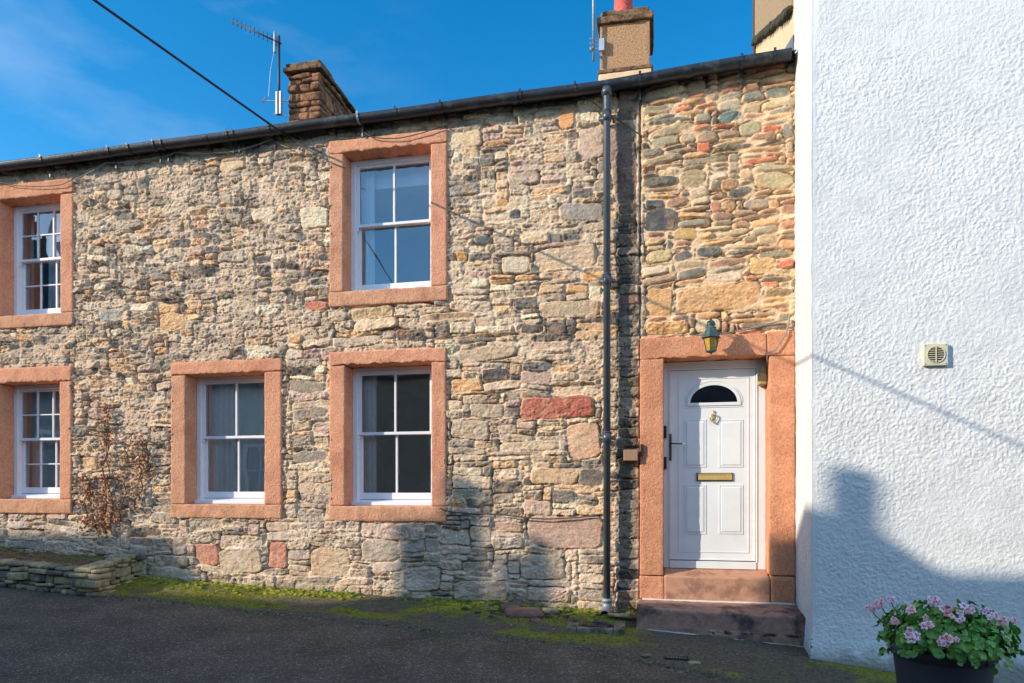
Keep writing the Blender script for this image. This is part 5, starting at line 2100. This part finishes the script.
# small weeds at the wall foot
for (wx, wy, lab) in ((-2.62, 7.0, 'tiny green weed at the wall foot left of the two-lobed shadow'), (-3.55, 7.02, 'tiny green weed at the wall foot below the ground floor window nearest the downpipe'),
                      (-1.95, 6.98, 'tiny green weed in the shadow at the wall foot'), (-.24, 7.02, 'pale green weed beside the left end of the lower step')):
    mb = MB()
    for k in range(26):
        p_ = Vector((wx + rc.gauss(0, .018), wy - abs(rc.gauss(0, .012)), gz(wx, wy) + abs(rc.gauss(.02, .02))))
        leafquad(mb, p_, rc.uniform(.02, .04), rc)
    tag(mb.build('weed', M['leaf']), lab, 'weed', 'weeds at the wall foot')

# ------------------------------------------------------------------ flower tub
TX, TY = 1.825, 4.86
c_l = P(892, 645, TY)
tz = .50
gt = gz(TX, TY)
r0 = .300
tub = thing('flower_tub', 'charcoal plastic tub in front of the white wall holding pink geraniums', 'plant pot', (TX, TY, gt))
mb = MB()
mb.lathe([(r0 * .68, gt - .01), (r0 * .72, gt + .03), (r0 * .93, tz - .09), (r0 * .945, tz - .075), (r0 * .985, tz - .07), (r0 * 1.0, tz - .004), (r0 * .985, tz),
          (r0 * .93, tz), (r0 * .92, tz - .05), (r0 * .88, tz - .2)], (TX, TY, 0), 56)
part(mb, 'pot', M['tub'], tub, True)
mb = MB()
mb.lathe([(r0 * .90, tz - .07), (r0 * .6, tz - .04), (.01, tz - .02)], (TX, TY, 0), 30)
part(mb, 'soil', M['soil'], tub, True)
gp = thing('geranium', 'bushy geranium with pink and white flower heads growing in the charcoal tub', 'plant', (TX, TY, tz))
lv = MB()
rg = random.Random(77)


def round_leaf(mb, c, nrm, s, rnd):
    nrm = nrm.normalized()
    a = nrm.orthogonal().normalized()
    a.rotate(Matrix.Rotation(rnd.uniform(0, 6.28), 3, nrm))
    b = nrm.cross(a)
    vs_ = [c - nrm * s * .12]
    N = 11
    for k in range(N):
        t_ = .35 + (6.283 - .7) * k / (N - 1)
        rr_ = s * (1 + .13 * math.cos(t_ * 5.5)) * (1.0 if k not in (0, N - 1) else .9)
        lift = .10 * s * math.cos(t_ * 2 + 1) + s * .06 * (k % 2)
        vs_.append(c + a * rr_ * math.cos(t_) + b * rr_ * math.sin(t_) + nrm * lift)
    mb.add(vs_, [(0, k + 1, k + 2) for k in range(N - 1)])


def mound(phi, th):
    """foliage mound surface: th 0 = top, 1.35 = overhanging rim"""
    rr_ = .37 * math.sin(min(th, 1.5)) * (1 + .10 * math.sin(3 * phi + 1) + .06 * math.sin(7 * phi))
    zz = tz + .04 + .19 * math.cos(th) * (1 + .25 * math.sin(2 * phi + 2))
    return Vector((TX + .02 + rr_ * math.cos(phi), TY + rr_ * math.sin(phi), zz))


for i in range(1250):
    phi = rg.uniform(0, 6.283)
    th = math.acos(1 - rg.random() * 1.15) if rg.random() < .8 else rg.uniform(1.2, 1.95)
    p_ = mound(phi, th)
    if th > 1.5:
        p_.z -= (.06 if math.cos(phi - .2) > .2 or math.sin(phi) > 0 else .025) * (th - 1.5) / .4
    shrink = rg.uniform(.70, 1.06)
    cxy = Vector((TX, TY, tz))
    p_ = cxy + (p_ - cxy) * shrink
    nrm = Vector(((p_.x - TX) * 1.3, (p_.y - TY) * 1.3, .28)) + Vector((rg.gauss(0, .22), rg.gauss(0, .22), rg.gauss(0, .18)))
    round_leaf(lv, p_, nrm, rg.uniform(.015, .034), rg)
part(lv, 'foliage', M['leaf'], gp)


def flower_head(px, py, D, s, m, k):
    q = P(px, py, D)
    mb = MB()
    rf = random.Random(900 + k)
    for j in range(6):
        a = rf.uniform(0, 6.283)
        rr_ = s * rf.uniform(.3, .95)
        c0 = q + Vector((rr_ * math.cos(a), -rf.uniform(0, s * .8), rr_ * .75 * math.sin(a)))
        nrm = Vector((rf.gauss(0, .4), -1, .5 + rf.gauss(0, .3))).normalized()
        a1 = nrm.orthogonal().normalized()
        b1 = nrm.cross(a1)
        r_ = s * rf.uniform(.48, .66)
        for p_ in range(5):
            t_ = 6.283 * p_ / 5 + j
            d = a1 * math.cos(t_) + b1 * math.sin(t_)
            e = nrm.cross(d)
            mb.cur = 0
            mb.add([c0, c0 + d * r_ * .55 + e * r_ * .40 + nrm * .004, c0 + d * r_ + e * r_ * .22 + nrm * .002, c0 + d * r_ - e * r_ * .22, c0 + d * r_ * .55 - e * r_ * .40 + nrm * .005],
                   [(0, 1, 2, 3, 4)])
            if p_ < 3:
                mb.cur = 1
                c1 = c0 + nrm * .004
                mb.add([c1, c1 + d * r_ * .42 + e * r_ * .15, c1 + d * r_ * .55, c1 + d * r_ * .42 - e * r_ * .15], [(0, 1, 2, 3)])
    mb.cur = 2
    mb.tube([q + Vector((0, .01, 0)), Vector((q.x * .9 + TX * .1, q.y + .05, q.z - .06)), Vector((q.x * .6 + TX * .4, (q.y + TY) / 2, tz + .05))], .0035, 5)
    o = part(mb, 'flower_head', [m, M['petal_c'], M['stem']], gp)


FL = [(870, 607, .035, 1), (879, 602, .035, 1), (890, 598, .03, 0), (906, 608, .04, 1), (913, 633, .05, 0), (925, 622, .042, 1), (931, 600, .038, 0), (947, 611, .045, 1),
      (958, 616, .034, 0), (967, 609, .042, 0), (945, 641, .04, 1), (993, 618, .035, 0), (1006, 620, .04, 1), (893, 621, .028, 1), (951, 640, .032, 1), (985, 612, .026, 0)]
for k, (px, py, s, c_) in enumerate(FL):
    D = 4.50 if py > 625 else (4.62 if py > 614 else 4.75)
    flower_head(px, py, D, s * 1.0, M['petal_coral'] if c_ else M['petal'], k)

# ------------------------------------------------------------------ across the road: the row whose shade falls on the street
RY = -5.0


def terrace(name, label, x0, x1, ridge, eaves, wallmat, chims=(), front=-1.5, ridge_y=RY):
    t = thing(name, label, 'house', ((x0 + x1) / 2, front, gz((x0 + x1) / 2, front)))
    back = 2 * ridge_y - front
    ov = .12
    tanp = (ridge - eaves) / (front - ridge_y)
    mb = MB()
    zb = -1.0
    v = [(x0, front, zb), (x1, front, zb), (x1, front, eaves), (x0, front, eaves), (x0, back, zb), (x1, back, zb), (x1, back, eaves), (x0, back, eaves),
         (x0, ridge_y, ridge - .12), (x1, ridge_y, ridge - .12)]
    mb.add(v, [(0, 3, 2, 1), (4, 5, 6, 7), (0, 4, 7, 8, 3), (1, 2, 9, 6, 5)])
    part(mb, 'wall', wallmat, t)
    mb = MB()
    f_, b_ = front + ov, back - ov
    ez = eaves - ov * tanp
    th = .10
    v = [(x0, f_, ez), (x1, f_, ez), (x1, ridge_y, ridge), (x0, ridge_y, ridge), (x1, b_, ez), (x0, b_, ez),
         (x0, f_, ez - th), (x1, f_, ez - th), (x1, ridge_y, ridge - th), (x0, ridge_y, ridge - th), (x1, b_, ez - th), (x0, b_, ez - th)]
    mb.add(v, [(0, 1, 2, 3), (3, 2, 4, 5), (6, 9, 8, 7), (9, 11, 10, 8), (0, 6, 7, 1), (4, 10, 11, 5), (0, 3, 9, 6), (3, 5, 11, 9), (1, 7, 8, 2), (2, 8, 10, 4)])
    part(mb, 'roof', M['slate_far'], t)
    # windows
    n_ = max(1, int((x1 - x0) / 2.6))
    zf = gz((x0 + x1) / 2, front)
    levels = [zf + .9] if eaves - zf < 4.6 else [zf + .9, zf + 3.6]
    for zl in levels:
        if zl + 1.3 > eaves:
            continue
        for i in range(n_):
            xx = x0 + (x1 - x0) * (i + .5) / n_
            fm = MB()
            fm.box(xx - .55, xx + .55, front + .002, front + .05, zl - .08, zl)
            fm.box(xx - .55, xx + .55, front + .002, front + .05, zl + 1.3, zl + 1.42)
            fm.box(xx - .55, xx - .45, front + .002, front + .05, zl, zl + 1.3)
            fm.box(xx + .45, xx + .55, front + .002, front + .05, zl, zl + 1.3)
            fm.box(xx - .02, xx + .02, front + .012, front + .04, zl, zl + 1.3)
            fm.box(xx - .45, xx + .45, front + .014, front + .038, zl + .63, zl + .67)
            w_ = part(fm, 'window', M['white_paint'], t)
            g_ = MB()
            g_.box(xx - .45, xx + .45, front + .004, front + .012, zl, zl + 1.3)
            part(g_, 'pane', M['slate_far'], w_)
    for (cx_, w_, d_, h_, pots) in chims:
        mb = MB()
        mb.box(cx_ - w_ / 2, cx_ + w_ / 2, ridge_y - d_ / 2, ridge_y + d_ / 2, ridge - 1.2, ridge + h_)
        ch = part(mb, 'chimney', wallmat, t)
        for (px_2, r_, ph) in pots:
            m2 = MB()
            m2.lathe([(r_, 0), (r_ * .92, ph * .8), (r_, ph * .85), (r_, ph)], (px_2, ridge_y, ridge + h_ - .02), 14)
            part(m2, 'chimney_pot', M['pot_red'], ch)
    return t


SX_, SZ_ = 1.65 * (7.1 - RY), 0.78 * (7.1 - RY)      # wall (s, h) -> ridge plane (s - SX_, h + SZ_)


def rx_(s):
    return s - SX_


def rh_(h):
    return h + SZ_


base_h = -.06
R0 = rh_(base_h)
R1 = rh_(.95)
terrace('far_house', 'tall house across the road, left of the row, with the highest ridge', -44.0, rx_(-5.62), R1, R1 - 3.6, M['far_stone'],
        chims=((-40, 1.0, .6, 1.0, ()),))
R2 = rh_(.22)
terrace('far_house', 'middle house across the road with two narrow chimneys', rx_(-5.60), rx_(.2), R0, R0 - 3.45, M['far_wall'],
        chims=((rx_(-2.21), .60, .28, 1.04 - base_h, ((rx_(-1.95), .12, 1.58 - 1.04),)),
               (rx_(-1.28), .50, .10, .74 - base_h, ((rx_(-1.16), .085, .24),))))
rh3 = terrace('far_house', 'right house across the road with one broad chimney', rx_(.22), rx_(5.6), R2, R2 - 3.60, M['far_stone'],
              chims=((rx_(1.95), .98, .40, .84 - .22, ()),
                     (rx_(2.92), .22, .14, 1.07 - .22, ())))
mb = MB()
mb.prism([(rx_(2.95), rh_(.15)), (rx_(3.75), rh_(.15)), (rx_(3.62), rh_(.22)), (rx_(3.42), rh_(.33)), (rx_(3.02), rh_(.62)), (rx_(2.95), rh_(.66))], RY - .05, RY + .05)  # unseen sloped profile added on the ridge to shape the cast shadow
part(mb, 'shadow_profile', M['far_stone'], rh3)
terrace('far_cottage', 'low cottage across the road from the front door', -14.2, -1.2, 6.0, 4.5, M['far_brown'], front=-2.2, ridge_y=-5.2)
terrace('far_cottage', 'second low cottage across the road, right of the first', -1.1, 12, 5.6, 4.2, M['far_wall'], front=-2.4, ridge_y=-5.4)

# ------------------------------------------------------------------ world, sun, camera
w = bpy.data.worlds.new('World')
scene.world = w
w.use_nodes = True
nt = w.node_tree
bg = nt.nodes['Background']
sky = nt.nodes.new('ShaderNodeTexSky')
sky.sky_type = 'NISHITA'
sky.sun_disc = False
to_sun = -SUN
elev = math.asin(to_sun.z)
sky.sun_elevation = elev
sky.sun_rotation = math.atan2(to_sun.x, to_sun.y) % (2 * math.pi)
sky.air_density = 1.0
sky.dust_density = 0.3
sky.ozone_density = 2.4
sky.altitude = 200
tc = nt.nodes.new('ShaderNodeTexCoord')
hs = nt.nodes.new('ShaderNodeHueSaturation')
hs.inputs['Saturation'].default_value = 1.42
hs.inputs['Value'].default_value = 1.18
hs.inputs['Hue'].default_value = 0.495
nt.links.new(sky.outputs[0], hs.inputs['Color'])


def cloud_layer(base, scale, rot, loc, lo, hi, top, color, nscale=1.7, toward=None):
    mp = nt.nodes.new('ShaderNodeMapping')
    mp.inputs['Scale'].default_value = scale
    mp.inputs['Rotation'].default_value = rot
    mp.inputs['Location'].default_value = loc
    nt.links.new(tc.outputs['Generated'], mp.inputs['Vector'])
    no = nt.nodes.new('ShaderNodeTexNoise')
    no.inputs['Scale'].default_value = nscale
    no.inputs['Detail'].default_value = 9
    no.inputs['Roughness'].default_value = 0.58
    nt.links.new(mp.outputs['Vector'], no.inputs['Vector'])
    mr = nt.nodes.new('ShaderNodeMapRange')
    mr.inputs['From Min'].default_value = lo
    mr.inputs['From Max'].default_value = hi
    mr.inputs['To Max'].default_value = top
    nt.links.new(no.outputs['Fac'], mr.inputs['Value'])
    fac = mr.outputs['Result']
    if toward is not None:
        dt = nt.nodes.new('ShaderNodeVectorMath')
        dt.operation = 'DOT_PRODUCT'
        dt.inputs[1].default_value = toward[0]
        nt.links.new(tc.outputs['Generated'], dt.inputs[0])
        m2 = nt.nodes.new('ShaderNodeMapRange')
        m2.interpolation_type = 'SMOOTHSTEP'
        m2.inputs['From Min'].default_value = toward[1]
        m2.inputs['From Max'].default_value = toward[2]
        nt.links.new(dt.outputs['Value'], m2.inputs['Value'])
        mu = nt.nodes.new('ShaderNodeMath')
        mu.operation = 'MULTIPLY'
        nt.links.new(fac, mu.inputs[0])
        nt.links.new(m2.outputs['Result'], mu.inputs[1])
        fac = mu.outputs[0]
    mx = nt.nodes.new('ShaderNodeMix')
    mx.data_type = 'RGBA'
    nt.links.new(fac, mx.inputs['Factor'])
    nt.links.new(base, mx.inputs['A'])
    mx.inputs['B'].default_value = (*color, 1)
    return mx.outputs['Result']


# thin wisps high on the left of the view
dw = (P(120, 30, 7.1) - Vector((0, 0, EYE))).normalized()
c1 = cloud_layer(hs.outputs['Color'], (1.4, 2.0, 4.4), (0, R(25), R(20)), (0, 0, 0), 0.42, 0.80, 0.24, (4.6, 5.2, 5.8), 1.9, (tuple(dw), .93, .995))
# unseen bright cloud added behind the camera to lift the shaded walls
c2 = cloud_layer(c1, (1, 1, 2.2), (0, 0, R(40)), (3, 1, 0), 0.36, 0.56, 0.9, (4.4, 6.5, 9.8), 2.2, ((0.50, -0.70, 0.51), .52, .80))
nt.links.new(c2, bg.inputs['Color'])
bg.inputs['Strength'].default_value = 0.15

sl = bpy.data.lights.new('sun', 'SUN')
sl.energy = 3.9
sl.angle = R(0.34)
sl.color = (1.0, 0.89, 0.74)
so = bpy.data.objects.new('sun', sl)
COL.objects.link(so)
so.location = (-10, -10, 12)
so.rotation_euler = SUN.to_track_quat('-Z', 'Y').to_euler()

cam = bpy.data.cameras.new('camera')
cam.lens = FPX / 1024 * 36
cam.sensor_width = 36
cam.sensor_fit = 'HORIZONTAL'
cam.shift_y = (HOR - 341.5) / 1024
cam.clip_start = 0.05
cam.clip_end = 2000
co = bpy.data.objects.new('camera', cam)
COL.objects.link(co)
co.location = (0, 0, EYE)
co.rotation_euler = (R(90), 0, YAW)
scene.camera = co

scene.view_settings.view_transform = 'Standard'
scene.view_settings.look = 'None'
scene.view_settings.gamma = 1
scene.view_settings.use_curve_mapping = False
scene.view_settings.exposure = 0.5
